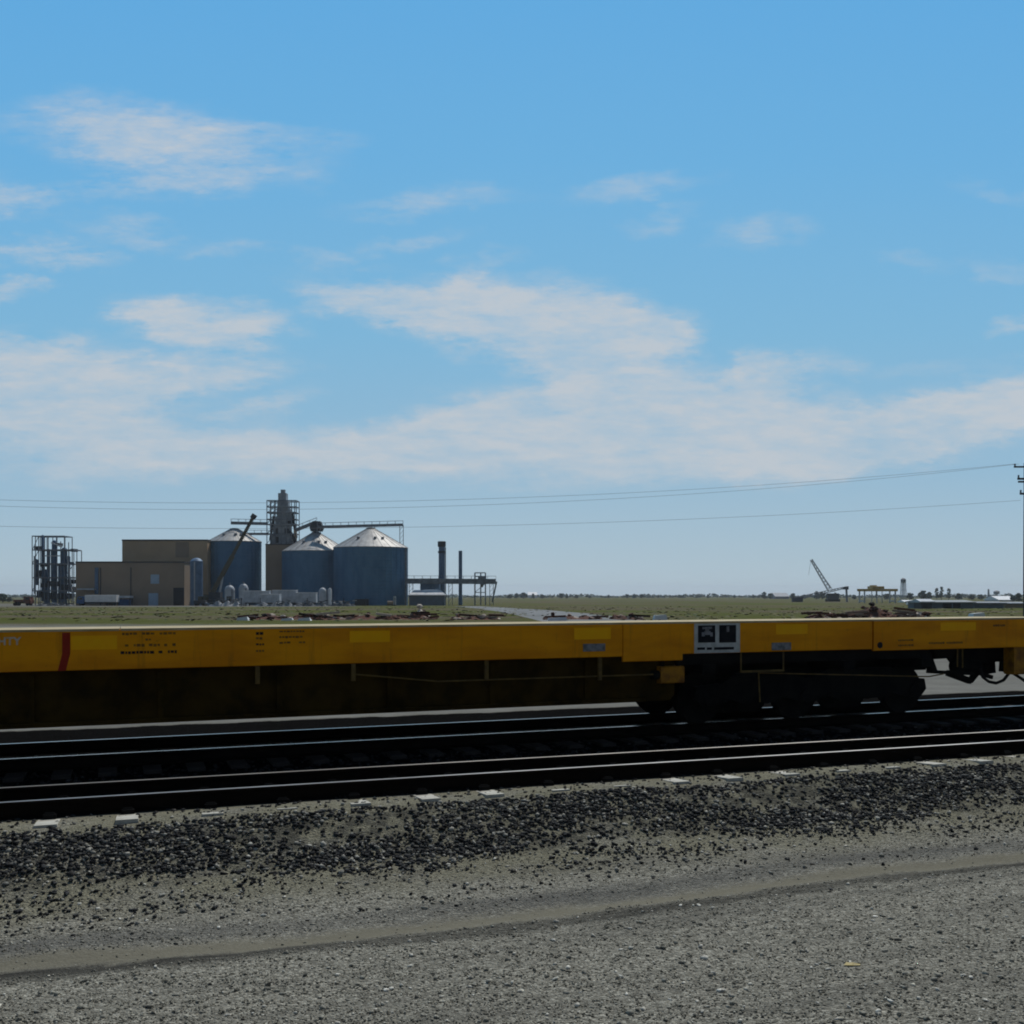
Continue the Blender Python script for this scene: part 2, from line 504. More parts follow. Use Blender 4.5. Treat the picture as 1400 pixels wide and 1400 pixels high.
    # the field
    mp = N(nodes, 'ShaderNodeMapping'); mp.inputs['Scale'].default_value = (0.014, 0.035, 0.05); links.new(pos, mp.inputs[0])
    nf = noise(1.0, 8, 0.65, mp.outputs[0])
    nf2 = noise(0.35, 6, 0.7)
    green = mix(nodes, links, nf2, (0.068, 0.082, 0.022), (0.120, 0.124, 0.048))
    brown = mix(nodes, links, nf2, (0.085, 0.070, 0.045), (0.165, 0.142, 0.098))
    fld = mix(nodes, links, map_range(nodes, links, nf, 0.44, 0.58), green, brown)
    ff = map_range(nodes, links, math_node(nodes, links, 'ADD', Yv, math_node(nodes, links, 'MULTIPLY', nf2, 20.0)), 82.0, 96.0)
    c = mix(nodes, links, ff, c, fld)
    # the bare yard round the plant
    ry = math_node(nodes, links, 'MULTIPLY', map_range(nodes, links, Yv, 262, 285), math_node(nodes, links, 'SUBTRACT', 1.0, map_range(nodes, links, Yv, 420, 450)))
    ry = math_node(nodes, links, 'MULTIPLY', ry, math_node(nodes, links, 'SUBTRACT', 1.0, map_range(nodes, links, sep.outputs[0], -60, -40)))
    c = mix(nodes, links, math_node(nodes, links, 'MULTIPLY', ry, map_range(nodes, links, nf2, 0.3, 0.5, 0.6, 1.0)), c, mix(nodes, links, nf2, (0.12, 0.115, 0.10), (0.21, 0.20, 0.175)))
    links.new(c, b.inputs['Base Color'])
    b.inputs['Roughness'].default_value = 1.0
    b.inputs['Specular IOR Level'].default_value = 0.0
    # bump from the cells
    hsum = math_node(nodes, links, 'ADD', math_node(nodes, links, 'MULTIPLY', v1.outputs['Distance'], -1.0), math_node(nodes, links, 'MULTIPLY', v2.outputs['Distance'], -0.5))
    hsum = math_node(nodes, links, 'ADD', hsum, math_node(nodes, links, 'MULTIPLY', noise(9, 5), 1.2))
    bp = N(nodes, 'ShaderNodeBump')
    bp.inputs['Distance'].default_value = 0.018
    links.new(math_node(nodes, links, 'MULTIPLY', math_node(nodes, links, 'SUBTRACT', 1.0, math_node(nodes, links, 'MULTIPLY', fs, 0.7)), 0.9), bp.inputs['Strength'])
    links.new(hsum, bp.inputs['Height'])
    links.new(bp.outputs[0], b.inputs['Normal'])
    return m


build_ground()


# ------------------------------------------------------------------ loose stone
def ico():
    t = (1 + 5 ** 0.5) / 2
    v = np.array([(-1, t, 0), (1, t, 0), (-1, -t, 0), (1, -t, 0), (0, -1, t), (0, 1, t), (0, -1, -t), (0, 1, -t), (t, 0, -1), (t, 0, 1), (-t, 0, -1), (-t, 0, 1)], float)
    v /= np.linalg.norm(v[0])
    f = np.array([(0, 11, 5), (0, 5, 1), (0, 1, 7), (0, 7, 10), (0, 10, 11), (1, 5, 9), (5, 11, 4), (11, 10, 2), (10, 7, 6), (7, 1, 8), (3, 9, 4), (3, 4, 2), (3, 2, 6), (3, 6, 8), (3, 8, 9), (4, 9, 5), (2, 4, 11), (6, 2, 10), (8, 6, 7), (9, 8, 1)])
    return v, f


OCTA = (np.array([(1, 0, 0), (-1, 0, 0), (0, 1, 0), (0, -1, 0), (0, 0, 1), (0, 0, -1)], float),
        np.array([(0, 2, 4), (2, 1, 4), (1, 3, 4), (3, 0, 4), (2, 0, 5), (1, 2, 5), (3, 1, 5), (0, 3, 5)]))


def scatter(name, base, X, Y, Zc, rad, mat, label, cat, flat=0.7, jitter=0.28):
    bv, bf = base
    n, k = len(X), len(bv)
    V = bv[None] * (1 + rng.uniform(-jitter, jitter, (n, k, 1))) + rng.normal(0, jitter * 0.75, (n, k, 3))
    V = V * np.stack([rng.uniform(0.8, 1.6, n), rng.uniform(0.6, 1.05, n), rng.uniform(0.45, 0.9, n) * flat / 0.7], -1)[:, None]
    a, t = rng.uniform(0, 2 * np.pi, n), rng.uniform(-0.6, 0.6, n)
    x, y, z = V[..., 0], V[..., 1], V[..., 2]
    y, z = y * np.cos(t)[:, None] - z * np.sin(t)[:, None], y * np.sin(t)[:, None] + z * np.cos(t)[:, None]
    x, y = x * np.cos(a)[:, None] - y * np.sin(a)[:, None], x * np.sin(a)[:, None] + y * np.cos(a)[:, None]
    V = np.stack([x, y, z], -1) * rad[:, None, None] + np.stack([X, Y, Zc], -1)[:, None]
    Fc = (bf[None] + (np.arange(n) * k)[:, None, None]).reshape(-1, 3)
    me = bpy.data.meshes.new(name)
    V = V.reshape(-1, 3)
    me.vertices.add(len(V)); me.vertices.foreach_set('co', V.ravel())
    me.loops.add(Fc.size); me.loops.foreach_set('vertex_index', Fc.ravel().astype(np.int32))
    me.polygons.add(len(Fc)); me.polygons.foreach_set('loop_start', np.arange(0, Fc.size, 3, dtype=np.int32))
    me.update(calc_edges=True); me.validate()
    me.materials.append(mat)
    o = bpy.data.objects.new(name, me)
    COL.objects.link(o)
    return tag(o, label, cat, kind='stuff')


ICO = ico()


def strip_pts(n, s0, s1, ufun):
    s = rng.uniform(s0, s1, n)
    u = ufun(n)
    return O4[0] + D4[0] * s + N4[0] * u, O4[1] + D4[1] * s + N4[1] * u, s, u


# ballast shoulder
def shoulder(n):
    return np.where(rng.random(n) < 0.74, rng.uniform(-1.55, -0.60, n), -1.4 - np.abs(rng.normal(0, 0.46, n)))


X, Y, s, u = strip_pts(62000, -7, 19, shoulder)
rad = (0.006 + 0.020 * rng.random(len(X)) ** 1.6) * np.where(u < -1.8, 0.85, 1.0)
patch = smooth_noise(s * 0.8, u * 2.2)
keep = rng.random(len(X)) < np.clip(0.66 + 0.75 * patch - np.where(u < -1.45, 0.15, 0), 0.16, 1)
X, Y, s, u, rad = X[keep], Y[keep], s[keep], u[keep], rad[keep]
scatter('ballast_stones', ICO, X, Y, gnear(X, Y) + rad * rng.uniform(0.15, 0.65, len(X)), rad, M['ballast'], 'dark broken ballast stones on the sloping shoulder below the nearer track', 'ballast')

X, Y, s, u = strip_pts(1500, -7, 19, lambda n: rng.uniform(-0.62, -0.08, n))
rad = rng.uniform(0.006, 0.02, len(X))
scatter('shoulder_chips', ICO, X, Y, gnear(X, Y) + rad * 0.4, rad, M['ballast'], 'small stone chips strewn on the khaki ledge along the nearest rail', 'ballast')
# stones in the cribs and between the tracks
X, Y, s, u = strip_pts(7500, -7, 24, lambda n: rng.uniform(-0.1, 4.6, n))
rad = rng.uniform(0.016, 0.034, len(X))
M['cribstone'] = stone_mat('shade_black_ballast', (0.010, 0.010, 0.011), (0.028, 0.027, 0.026), (0.10, 0.095, 0.085), 0.6, 0.93)  # near-black stones carry the shade between the tracks in their colour
scatter('crib_stones', ICO, X, Y, gz(X, Y) + rad * 0.2, rad, M['cribstone'], 'stones coloured black for the shade between the two tracks', 'ballast')

# fine gravel of the foreground
n = 60000
t = rng.uniform(-0.56, 0.56, n)
Zd = 5.6 + 8.5 * rng.random(n) ** 1.5
Xg, Yg = t * Zd, Zd
ug = (Xg - O4[0]) * N4[0] + (Yg - O4[1]) * N4[1]
strip = np.abs(ug + 3.05 + 0.10 * np.sin(((Xg - O4[0]) * D4[0] + (Yg - O4[1]) * D4[1] - 0) * 0.7))
keep = (ug < -1.3) & ((strip > 0.2) | (rng.random(n) < 0.06))
Xg, Yg, ug = Xg[keep], Yg[keep], ug[keep]
rad = rng.uniform(0.004, 0.0095, len(Xg)) * (1 + 0.7 * (rng.random(len(Xg)) < 0.05))
scatter('gravel_stones', OCTA, Xg, Yg, gnear(Xg, Yg) + rad * 0.25, rad, M['gravel'], 'loose grey gravel scattered over the service road in the foreground', 'gravel', jitter=0.2)


n = 3000
t = rng.uniform(-0.56, 0.56, n)
Zd = 5.6 + 7.0 * rng.random(n) ** 1.3
Xg, Yg = t * Zd, Zd
ug = (Xg - O4[0]) * N4[0] + (Yg - O4[1]) * N4[1]
keep = (ug < -1.2) & (np.abs(ug + 3.05) > 0.25)
Xg, Yg = Xg[keep], Yg[keep]
rad = 0.008 + 0.014 * rng.random(len(Xg)) ** 2.5
scatter('road_stones', ICO, Xg, Yg, gnear(Xg, Yg) + rad * 0.3, rad, M['palestone'], 'larger pale stones lying loose on the service road', 'gravel')

# ------------------------------------------------------------------ rails and ties
def rail_mesh(L0, L1):
    """T rail along x, head top at z = 0"""
    prof = [(-0.070, -0.175), (0.070, -0.175), (0.070, -0.163), (0.012, -0.140), (0.009, -0.045), (0.034, -0.034), (0.036, -0.008), (0.022, 0.0), (-0.022, 0.0), (-0.036, -0.008), (-0.034, -0.034), (-0.009, -0.045), (-0.012, -0.140), (-0.070, -0.163)]
    n = len(prof)
    xs = np.linspace(L0, L1, 40)
    vs = [(x, a, b) for x in xs for a, b in prof]
    fs, mi = [], []
    for k in range(len(xs) - 1):
        for i in range(n):
            fs.append((k * n + i, k * n + (i + 1) % n, (k + 1) * n + (i + 1) % n, (k + 1) * n + i))
            mi.append(1 if i == 7 else 0)
    mb = MB().add(vs, fs)
    return mb, mi


M['railhead_bright'] = surf('glint_rail_head', (0.86, 0.84, 0.80), (0.66, 0.64, 0.61), rough=0.2, metal=1.0, scale=3, stretch=(0.15, 1, 1))  # paler, smoother copy of the rail head, painting a brighter glint on the far rails


def make_rail(O, th, off, ztop, L0, L1, label, head='railhead'):
    d = np.array([math.cos(th), math.sin(th)]); nn = np.array([-d[1], d[0]])
    p = O + nn * off
    mb, mi = rail_mesh(L0, L1)
    o = mb.build('rail', [M['railside'], M[head]], None, (p[0], p[1], ztop), th)
    for pl, k in zip(o.data.polygons, mi):
        pl.material_index = k
    tag(o, label, 'rail', 'rails of the two tracks')
    return o


Z4, Z3, Z12 = CAMZ - 2.035, CAMZ - 2.15, 0.40
make_rail(O4, TH4, 0.0, Z4, -60, 160, 'nearest rail, above the ends of the pale ties and the ballast shoulder')
make_rail(O4, TH4, 1.470, Z3, -60, 160, 'second rail from the front, far rail of the raised nearer track')
make_rail(O2, TH2, 0.0, Z12, -60, 160, 'third rail from the front, the one the near railcar wheels stand on', 'railhead_bright')
make_rail(O2, TH2, 1.470, Z12, -60, 160, 'rearmost rail, beneath the far side of the yellow railcar', 'railhead_bright')

# near track ties, tilted with the super-elevation
tilt = math.atan2(Z3 - Z4, 1.470)
pr = thing('railway_tie', 'pale concrete tie under the nearer track, its end standing in the dark ballast', 'railway tie', group='concrete ties under the nearer track')
pr.rotation_euler = (tilt, 0, TH4)
mb = MB()
mb.add([(-0.13, -1.28, -0.2), (0.13, -1.28, -0.2), (0.13, 1.28, -0.2), (-0.13, 1.28, -0.2), (-0.10, -1.27, 0.0), (0.10, -1.27, 0.0), (0.10, 1.27, 0.0), (-0.10, 1.27, 0.0)],
       [(0, 3, 2, 1), (4, 5, 6, 7), (0, 1, 5, 4), (1, 2, 6, 5), (2, 3, 7, 6), (3, 0, 4, 7)]).build('tie_block', M['tie_concrete'], pr)
for w in (-0.735, 0.735):
    for sg in (-1, 1):
        MB().box(-0.06, 0.06, w + sg * 0.115 - 0.04, w + sg * 0.115 + 0.04, 0.0, 0.045).tube((-0.045, w + sg * 0.12, 0.05), (0.045, w + sg * 0.12, 0.05), 0.016, 6).build('rail_clip', M['blacksteel'], pr)
cc = O4 + N4 * 0.735
zt = (Z3 + Z4) / 2 - 0.178
first = True
for k in range(-8, 32):
    s = 0.45 + 0.735 * k + rng.uniform(-0.03, 0.03)
    o = pr if first else copy_tree(pr)
    first = False
    p = cc + D4 * s
    o.location = (p[0], p[1], zt)
# far track ties
fp = tag(MB().box(-0.115, 0.115, -1.25, 1.25, -0.16, 0.0).build('wooden_tie', M['tie_wood'], None, (0, 0, 0), TH2), 'dark timber tie under the far track in the shadow of the railcar', 'railway tie', 'timber ties under the far track')
for k in range(-6, 46):
    s = 0.2 + 0.56 * k
    o = fp if k == -6 else fp.copy()
    if k != -6:
        COL.objects.link(o)
    p = O2 + N2 * 0.735 + D2 * s
    o.location = (p[0], p[1], Z12 - 0.178)

# ------------------------------------------------------------------ the railcar
C2 = O2 + N2 * 0.735
CARZ = Z12 - 0.178
car = thing('railcar', 'long yellow flat deck railcar standing on the far track', 'railcar', (C2[0], C2[1], CARZ), TH2)
WN = -1.47     # near side face


def cs(x, w=WN):
    t = (x - HX) / F
    k = 0.735 + w
    return (t * (O2[1] + N2[1] * k) - O2[0] - N2[0] * k) / (D2[0] - t * D2[1])


def cz(x, y, w=WN):
    """local height on the car of the photo row y at column x"""
    s = cs(x, w)
    Z = O2[1] + D2[1] * s + N2[1] * (0.735 + w)
    return CAMZ - (y - HY) / F * Z - CARZ


zt_ = 2.115 - CARZ       # deck edge
zb_ = 1.575 - CARZ       # sill bottom
sA, sB = cs(-260), cs(1500)
s850, s935 = cs(851), cs(933)
# side sill: one pressed plate with a deeper middle piece, seams as shallow gaps
sill = MB()
seams = [sA, cs(1193), cs(1193) + 0.018, sB]
sill.bbox(sA, s850, WN, WN + 0.05, zb_ + 0.012, zt_ - 0.012, 0.012)
sill.bbox(s850 + 0.012, s935, WN - 0.004, WN + 0.05, zb_ - 0.07, zt_ - 0.012, 0.012)
sill.bbox(s935, cs(1192.5), WN, WN + 0.05, zb_ + 0.03, zt_ - 0.012, 0.012)
sill.bbox(cs(1194.5), sB, WN, WN + 0.05, zb_ + 0.0, zt_ - 0.012, 0.012)
sill.build('side_sill', M['yellow'], car)
far = MB().bbox(sA, sB, 1.35, 1.40, zb_, zt_ - 0.085, 0.012)
far.build('side_sill', M['yellow'], car)
# deck: slightly canted away, plates with joints
dk = MB()
edges = list(np.arange(sA, sB, 3.4)) + [sB]
for a, b in zip(edges[:-1], edges[1:]):
    z0, z1 = zt_, zt_ - 0.065
    a2, b2 = a + 0.006, b - 0.006
    dk.add([(a2, WN - 0.012, z0 - 0.03), (b2, WN - 0.012, z0 - 0.03), (b2, 1.40, z1 - 0.03), (a2, 1.40, z1 - 0.03), (a2, WN - 0.012, z0), (b2, WN - 0.012, z0), (b2, 1.40, z1), (a2, 1.40, z1)],
           [(0, 3, 2, 1), (4, 5, 6, 7), (0, 1, 5, 4), (1, 2, 6, 5), (2, 3, 7, 6), (3, 0, 4, 7)])
dk.build('deck', M['deck'], car)
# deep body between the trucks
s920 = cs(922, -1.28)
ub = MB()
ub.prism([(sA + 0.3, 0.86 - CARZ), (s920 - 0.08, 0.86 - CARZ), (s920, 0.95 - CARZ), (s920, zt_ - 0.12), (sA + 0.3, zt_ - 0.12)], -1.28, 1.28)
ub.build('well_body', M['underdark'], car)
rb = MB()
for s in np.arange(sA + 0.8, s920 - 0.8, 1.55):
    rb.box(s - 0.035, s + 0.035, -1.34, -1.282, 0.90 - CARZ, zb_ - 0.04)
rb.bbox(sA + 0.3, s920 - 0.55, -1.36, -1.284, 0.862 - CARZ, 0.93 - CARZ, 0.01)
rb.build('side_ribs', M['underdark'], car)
# platform underframe over the truck
pf = MB()
pf.box(s920 + 0.01, cs(1265, -0.4), -0.42, 0.42, 1.12 - CARZ, zt_ - 0.12)
pf.box(s920 + 0.01, cs(1268, -1.3), -1.36, 1.30, 1.42 - CARZ, zt_ - 0.13)
pf.box(cs(1268, -1.3) + 0.01, sB - 0.3, -1.30, 1.30, zb_ + 0.06 , zt_ - 0.13)
for xx in (960, 1150, 1255):
    sx = cs(xx, -1.2)
    pf.box(sx - 0.12, sx + 0.12, -1.42, 1.32, 1.27 - CARZ, 1.418 - CARZ)
pf.build('underframe', M['blacksteel'], car)


def onside(x0, x1, y0, y1, w0, w1):
    """box on the near side from photo columns/rows"""
    xm = (x0 + x1) / 2
    return (cs(x0), cs(x1), w0, w1, cz(xm, y1), cz(xm, y0))


for x0, x1, y0, y1 in ((97, 160, 869, 888), (478, 533, 862.5, 878), (785, 835, 858, 874), (1061, 1104, 853.5, 867), (1286, 1334, 851, 862)):
    MB().box(*onside(x0, x1, y0, y1, WN - 0.0035, WN + 0.004)).build('reflector', M['reflector'], car)
# slanting red stripe
z0, z1 = cz(86, 917), cz(86, 865)
MB().prism([(cs(79), z0), (cs(90), z0), (cs(96), z0 + 0.45 * (z1 - z0)), (cs(96), z1), (cs(85), z1), (cs(85), z0 + 0.45 * (z1 - z0))], WN - 0.0035, WN + 0.004).build('red_stripe', M['redpaint'], car)


def text_mesh(txt, size, s, z, mat, name='lettering', w=WN - 0.0045, bold=0.0):
    cu = bpy.data.curves.new('t', 'FONT')
    cu.body = txt; cu.size = size; cu.extrude = 0.002; cu.offset = bold
    cu.align_x = 'LEFT'
    to = bpy.data.objects.new('t', cu); COL.objects.link(to)
    dg = bpy.context.evaluated_depsgraph_get()
    me = bpy.data.meshes.new_from_object(to.evaluated_get(dg))
    bpy.data.objects.remove(to)
    me.materials.append(mat)
    o = bpy.data.objects.new(name, me); COL.objects.link(o)
    o.parent = car
    o.rotation_euler = (math.pi / 2, 0, 0)
    o.location = (s, w, z)
    return o


text_mesh('HTY', 0.135, cs(-1) - 0.02, cz(18, 881.5), M['fadedwhite'], bold=0.004)


def smudge(x0, x1, y0, y1, dens=0.75, seed=1, mat='blackpaint'):
    """a line of stencilled characters too worn to read"""
    rr = random.Random(seed)
    mb = MB()
    xm = (x0 + x1) / 2
    a, b = cs(x0), cs(x1)
    zl, zh = cz(xm, y1), cz(xm, y0)
    s = a
    while s < b - 0.02:
        wd = rr.uniform(0.022, 0.05)
        if rr.random() < dens:
            lo = zl + rr.uniform(0, 0.2) * (zh - zl)
            mb.box(s, min(s + wd, b), WN - 0.003, WN + 0.004, lo, zh - rr.uniform(0, 0.15) * (zh - zl))
        s += wd + 0.012
    return mb.build('worn_stencil_line', M[mat], car)


M['wornstencil'] = surf('worn_stencil_paint', (0.09, 0.045, 0.010), (0.30, 0.13, 0.010), rough=0.7, scale=12)
smudge(167, 240, 864.5, 868, 0.85, 3, 'wornstencil'); smudge(199, 207, 873, 876, 1, 4, 'wornstencil'); smudge(171, 240, 880, 884, 0.85, 5, 'wornstencil'); smudge(165, 242, 889.5, 894, 0.9, 6, 'blackpaint')
for q, (y0, y1) in enumerate(((864, 868.5), (871, 874.5), (879.5, 882.5), (888.5, 891.5))):
    smudge(350, 361, y0, y1, 1, 10 + q, 'wornstencil' if q % 2 else 'blackpaint')
for q, (y0, y1) in enumerate(((862, 864.5), (869.5, 872.5), (877, 880))):
    smudge(382, 419 - 4 * (q % 2), y0, y1, 0.9, 20 + q, 'wornstencil')
smudge(1228, 1249, 874, 876.5, 0.9, 31, 'wornstencil'); smudge(1228, 1249, 881, 883.5, 0.9, 32, 'wornstencil')
smudge(1270, 1316, 877.5, 880.5, 0.9, 33, 'wornstencil'); smudge(1358, 1374, 853.5, 857, 0.9, 34, 'wornstencil')
# small dim plates
for x0, x1, y0, y1 in ((797, 827, 880, 890.5), (1055, 1081, 878.5, 889)):
    MB().bbox(*onside(x0, x1, y0, y1, WN - 0.012, WN + 0.004), 0.004).build('data_plate', M['greymark'], car)
# black and white stencil board
bd = MB().box(*onside(949, 1011.5, 852.2, 892.5, WN - 0.006, WN + 0.004)).build('stencil_board', M['whitepaint'], car)
bk = MB()
for x0, x1, y0, y1 in ((954, 977.5, 855, 878.5), (983, 1006, 854.5, 878.5), (953, 963.5, 885, 888.5), (966, 973, 885, 888.5), (976, 1003, 884.6, 888.2)):
    bk.box(*onside(x0, x1, y0, y1, WN - 0.009, WN - 0.004))
bk.build('black_panel', M['blackpaint'], bd)
for grp in (((960, 973, 857, 860), (964, 969, 859.9, 863), (962.5, 971, 862.9, 868), (959, 963, 864.5, 870), (970.5, 974, 864.5, 870)), ((993, 996.5, 856, 864),)):
    gm = MB()
    for x0, x1, y0, y1 in grp:
        gm.box(*onside(x0, x1, y0, y1, WN - 0.0115, WN - 0.007))
    gm.build('worn_symbol', M['greymark'], bd)
# tie-down slot
MB().lathe([(0.0, -0.006), (0.055, -0.006), (0.055, 0.004)], 16, (cs(1203), WN, cz(1203, 882)), 'y').build('side_slot', M['blackpaint'], car)
# hanging yellow box at the end of the well
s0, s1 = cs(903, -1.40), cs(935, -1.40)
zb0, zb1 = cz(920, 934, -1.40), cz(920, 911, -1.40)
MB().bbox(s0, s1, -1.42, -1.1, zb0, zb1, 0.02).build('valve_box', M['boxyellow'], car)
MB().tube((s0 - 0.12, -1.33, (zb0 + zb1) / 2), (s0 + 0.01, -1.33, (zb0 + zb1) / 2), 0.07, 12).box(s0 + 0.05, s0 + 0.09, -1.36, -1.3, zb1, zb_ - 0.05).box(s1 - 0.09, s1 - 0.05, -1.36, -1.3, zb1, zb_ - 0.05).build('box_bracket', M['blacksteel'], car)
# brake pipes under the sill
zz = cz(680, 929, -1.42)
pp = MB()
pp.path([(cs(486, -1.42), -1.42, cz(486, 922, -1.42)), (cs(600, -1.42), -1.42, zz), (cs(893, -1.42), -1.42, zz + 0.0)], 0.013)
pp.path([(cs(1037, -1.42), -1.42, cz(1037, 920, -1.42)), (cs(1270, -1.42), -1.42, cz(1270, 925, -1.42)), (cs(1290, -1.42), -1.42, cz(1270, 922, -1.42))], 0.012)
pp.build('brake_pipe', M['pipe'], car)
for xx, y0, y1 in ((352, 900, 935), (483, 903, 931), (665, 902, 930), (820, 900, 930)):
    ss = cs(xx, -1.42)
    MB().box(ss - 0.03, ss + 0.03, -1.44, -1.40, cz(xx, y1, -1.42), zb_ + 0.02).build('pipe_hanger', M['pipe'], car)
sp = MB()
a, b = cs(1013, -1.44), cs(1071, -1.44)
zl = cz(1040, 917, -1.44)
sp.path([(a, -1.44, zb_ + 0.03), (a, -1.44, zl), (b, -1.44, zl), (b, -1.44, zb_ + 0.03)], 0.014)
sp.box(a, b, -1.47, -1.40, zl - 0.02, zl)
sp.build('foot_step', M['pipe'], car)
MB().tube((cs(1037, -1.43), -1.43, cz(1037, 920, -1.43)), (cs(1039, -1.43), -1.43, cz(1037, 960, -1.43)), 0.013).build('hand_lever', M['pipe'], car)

# the three-axle truck
wheels_x = (955, 1086, 1231)
axz = 0.43 + 0.178
ss = [cs(x, -0.75) for x in wheels_x]
for s in ss:
    wb = MB().lathe([(0.0, -0.05), (0.09, -0.05), (0.10, -0.015), (0.30, -0.03), (0.345, -0.055), (0.43, -0.055), (0.427, 0.05), (0.445, 0.055), (0.455, 0.075), (0.445, 0.085), (0.34, 0.085), (0.32, 0.045), (0.10, 0.06), (0.0, 0.06)], 40, (s, -0.735, axz), 'y')
    w1 = wb.build('wheel', M['blacksteel'], car, smooth=True)
    wb = MB().lathe([(0.0, 0.05), (0.09, 0.05), (0.10, 0.015), (0.30, 0.03), (0.345, 0.055), (0.43, 0.055), (0.427, -0.05), (0.445, -0.055), (0.455, -0.075), (0.445, -0.085), (0.34, -0.085), (0.32, -0.045), (0.10, -0.06), (0.0, -0.06)], 40, (s, 0.735, axz), 'y')
    wb.build('wheel', M['blacksteel'], car, smooth=True)
    MB().tube((s, -1.06, axz), (s, 1.06, axz), 0.075, 14).build('axle', M['blacksteel'], car, smooth=True)
for w in (-1.02, 1.02):
    fr = MB()
    pts_top = [(ss[0] - 0.28, axz + 0.02), (ss[0] - 0.24, axz + 0.20), (ss[0] + 0.25, axz + 0.24), (ss[0] + 0.5, axz + 0.40), (ss[1] - 0.4, axz + 0.40), (ss[1], axz + 0.28), (ss[1] + 0.45, axz + 0.42), (ss[2] - 0.5, axz + 0.42), (ss[2] - 0.25, axz + 0.24), (ss[2] + 0.24, axz + 0.20), (ss[2] + 0.28, axz + 0.02)]
    pts_bot = [(ss[2] + 0.15, axz - 0.12), (ss[2] - 0.16, axz - 0.10), (ss[2] - 0.45, axz - 0.02), (ss[2] - 0.62, axz - 0.10), (ss[1] + 0.62, axz - 0.10), (ss[1] + 0.45, axz - 0.02), (ss[1] + 0.16, axz - 0.10), (ss[1] - 0.16, axz - 0.10), (ss[1] - 0.45, axz - 0.02), (ss[1] - 0.62, axz - 0.10), (ss[0] + 0.62, axz - 0.10), (ss[0] + 0.45, axz - 0.02), (ss[0] + 0.16, axz - 0.10), (ss[0] - 0.15, axz - 0.12)]
    fr.prism(pts_top + pts_bot, w - 0.07, w + 0.07)
    for s in ss:
        fr.lathe([(0.0, -0.10), (0.11, -0.10), (0.12, -0.07), (0.12, 0.06), (0.0, 0.06)], 16, (s, w, axz), 'y')
    fr.build('truck_frame', M['blacksteel'], car)
    sg = MB()
    for a, b in ((ss[0], ss[1]), (ss[1], ss[2])):
        m_ = (a + b) / 2
        for dx in (-0.16, 0.0, 0.16):
            for q in range(6):
                sg.lathe([(0.045, 0.0), (0.068, 0.015), (0.045, 0.03)], 10, (m_ + dx, w - math.copysign(0.11, -w) * 0, axz - 0.05 + q * 0.055))
    sg.build('spring_nest', M['blacksteel'], car)
bm_ = MB()
for a, b in ((ss[0], ss[1]), (ss[1], ss[2])):
    m_ = (a + b) / 2
    bm_.box(m_ - 0.2, m_ + 0.2, -0.94, 0.94, axz - 0.08, axz + 0.34)
    for sgn in (-1, 1):
        bm_.box(m_ + sgn * 0.27, m_ + sgn * 0.34, -0.9, 0.9, axz - 0.14, axz - 0.03)
bm_.build('bolster', M['blacksteel'], car)
for a, b in ((ss[0], ss[1]), (ss[1], ss[2])):
    m_ = (a + b) / 2
    for w in (-0.52, 0.52):
        MB().prism([(m_ - 0.36, axz - 0.31), (m_ + 0.36, axz - 0.31), (m_ + 0.46, axz - 0.16), (m_ + 0.42, axz - 0.0), (m_ - 0.42, axz - 0.0), (m_ - 0.46, axz - 0.16)], w - 0.08, w + 0.08).build('brake_beam', M['blacksteel'], car)

# brake gear and hoses hanging right of the truck
g_ = MB()


def cp(x, y, w):
    return (cs(x, w), w, cz(x, y, w))


g_.tube(cp(1304, 911, -0.9), cp(1336, 911, -0.9), 0.13, 14)
g_.build('brake_cylinder', M['blacksteel'], car)
for nm, pa, pb_, w_, h_2 in (
        ('brake_rod', cp(1268, 918, -1.0), cp(1330, 921, -1.0), 0.07, 0.06), ('brake_lever', cp(1296, 920, -0.8), cp(1326, 931, -0.8), 0.10, 0.11),
        ('brake_lever', cp(1326, 931, -0.8), cp(1338, 916, -0.8), 0.07, 0.10), ('brake_rod', cp(1338, 920, -0.9), cp(1356, 926, -0.9), 0.06, 0.07),
        ('frame_bracket', cp(1266, 893, -1.1), cp(1275, 918, -1.1), 0.12, 0.12), ('frame_bracket', cp(1310, 891, -0.95), cp(1306, 907, -0.95), 0.10, 0.08),
        ('frame_bracket', cp(1345, 891, -0.6), cp(1347, 920, -0.6), 0.22, 0.30), ('frame_bracket', cp(1380, 891, -0.6), cp(1378, 919, -0.6), 0.16, 0.30)):
    MB().bar(pa, pb_, w_, h_2).build(nm, M['blacksteel'], car)
cb = MB()
cb.prism([(cs(1275, -0.9), zb_ + 0.05), (cs(1400, -0.9), zb_ + 0.05), (cs(1400, -0.9), cz(1390, 903, -0.9)), (cs(1352, -0.9), cz(1352, 905, -0.9)), (cs(1312, -0.9), cz(1312, 907, -0.9)), (cs(1306, -0.9), cz(1306, 899, -0.9)), (cs(1275, -0.9), cz(1275, 901, -0.9))], -0.95, -0.65)
cb.build('centre_sill', M['blacksteel'], car)
h_ = MB()
hp = [cp(1340, 915, -1.05), cp(1344, 926, -1.05), cp(1352, 932, -1.05), cp(1362, 934, -1.05), cp(1372, 930, -1.05), cp(1379, 921, -1.05), cp(1386, 915, -1.05)]
h_.path(hp, 0.028, 8)
h_.path([cp(1386, 921, -1.05), cp(1394, 926, -1.05), cp(1404, 933, -1.05)], 0.03, 8)
h_.build('air_hose', M['rubber'], car, smooth=True)
MB().bbox(cs(1384, -1.40), cs(1460, -1.40), -1.44, -1.2, cz(1392, 922, -1.40), zb_ + 0.02, 0.02).build('end_post', M['boxyellow'], car)
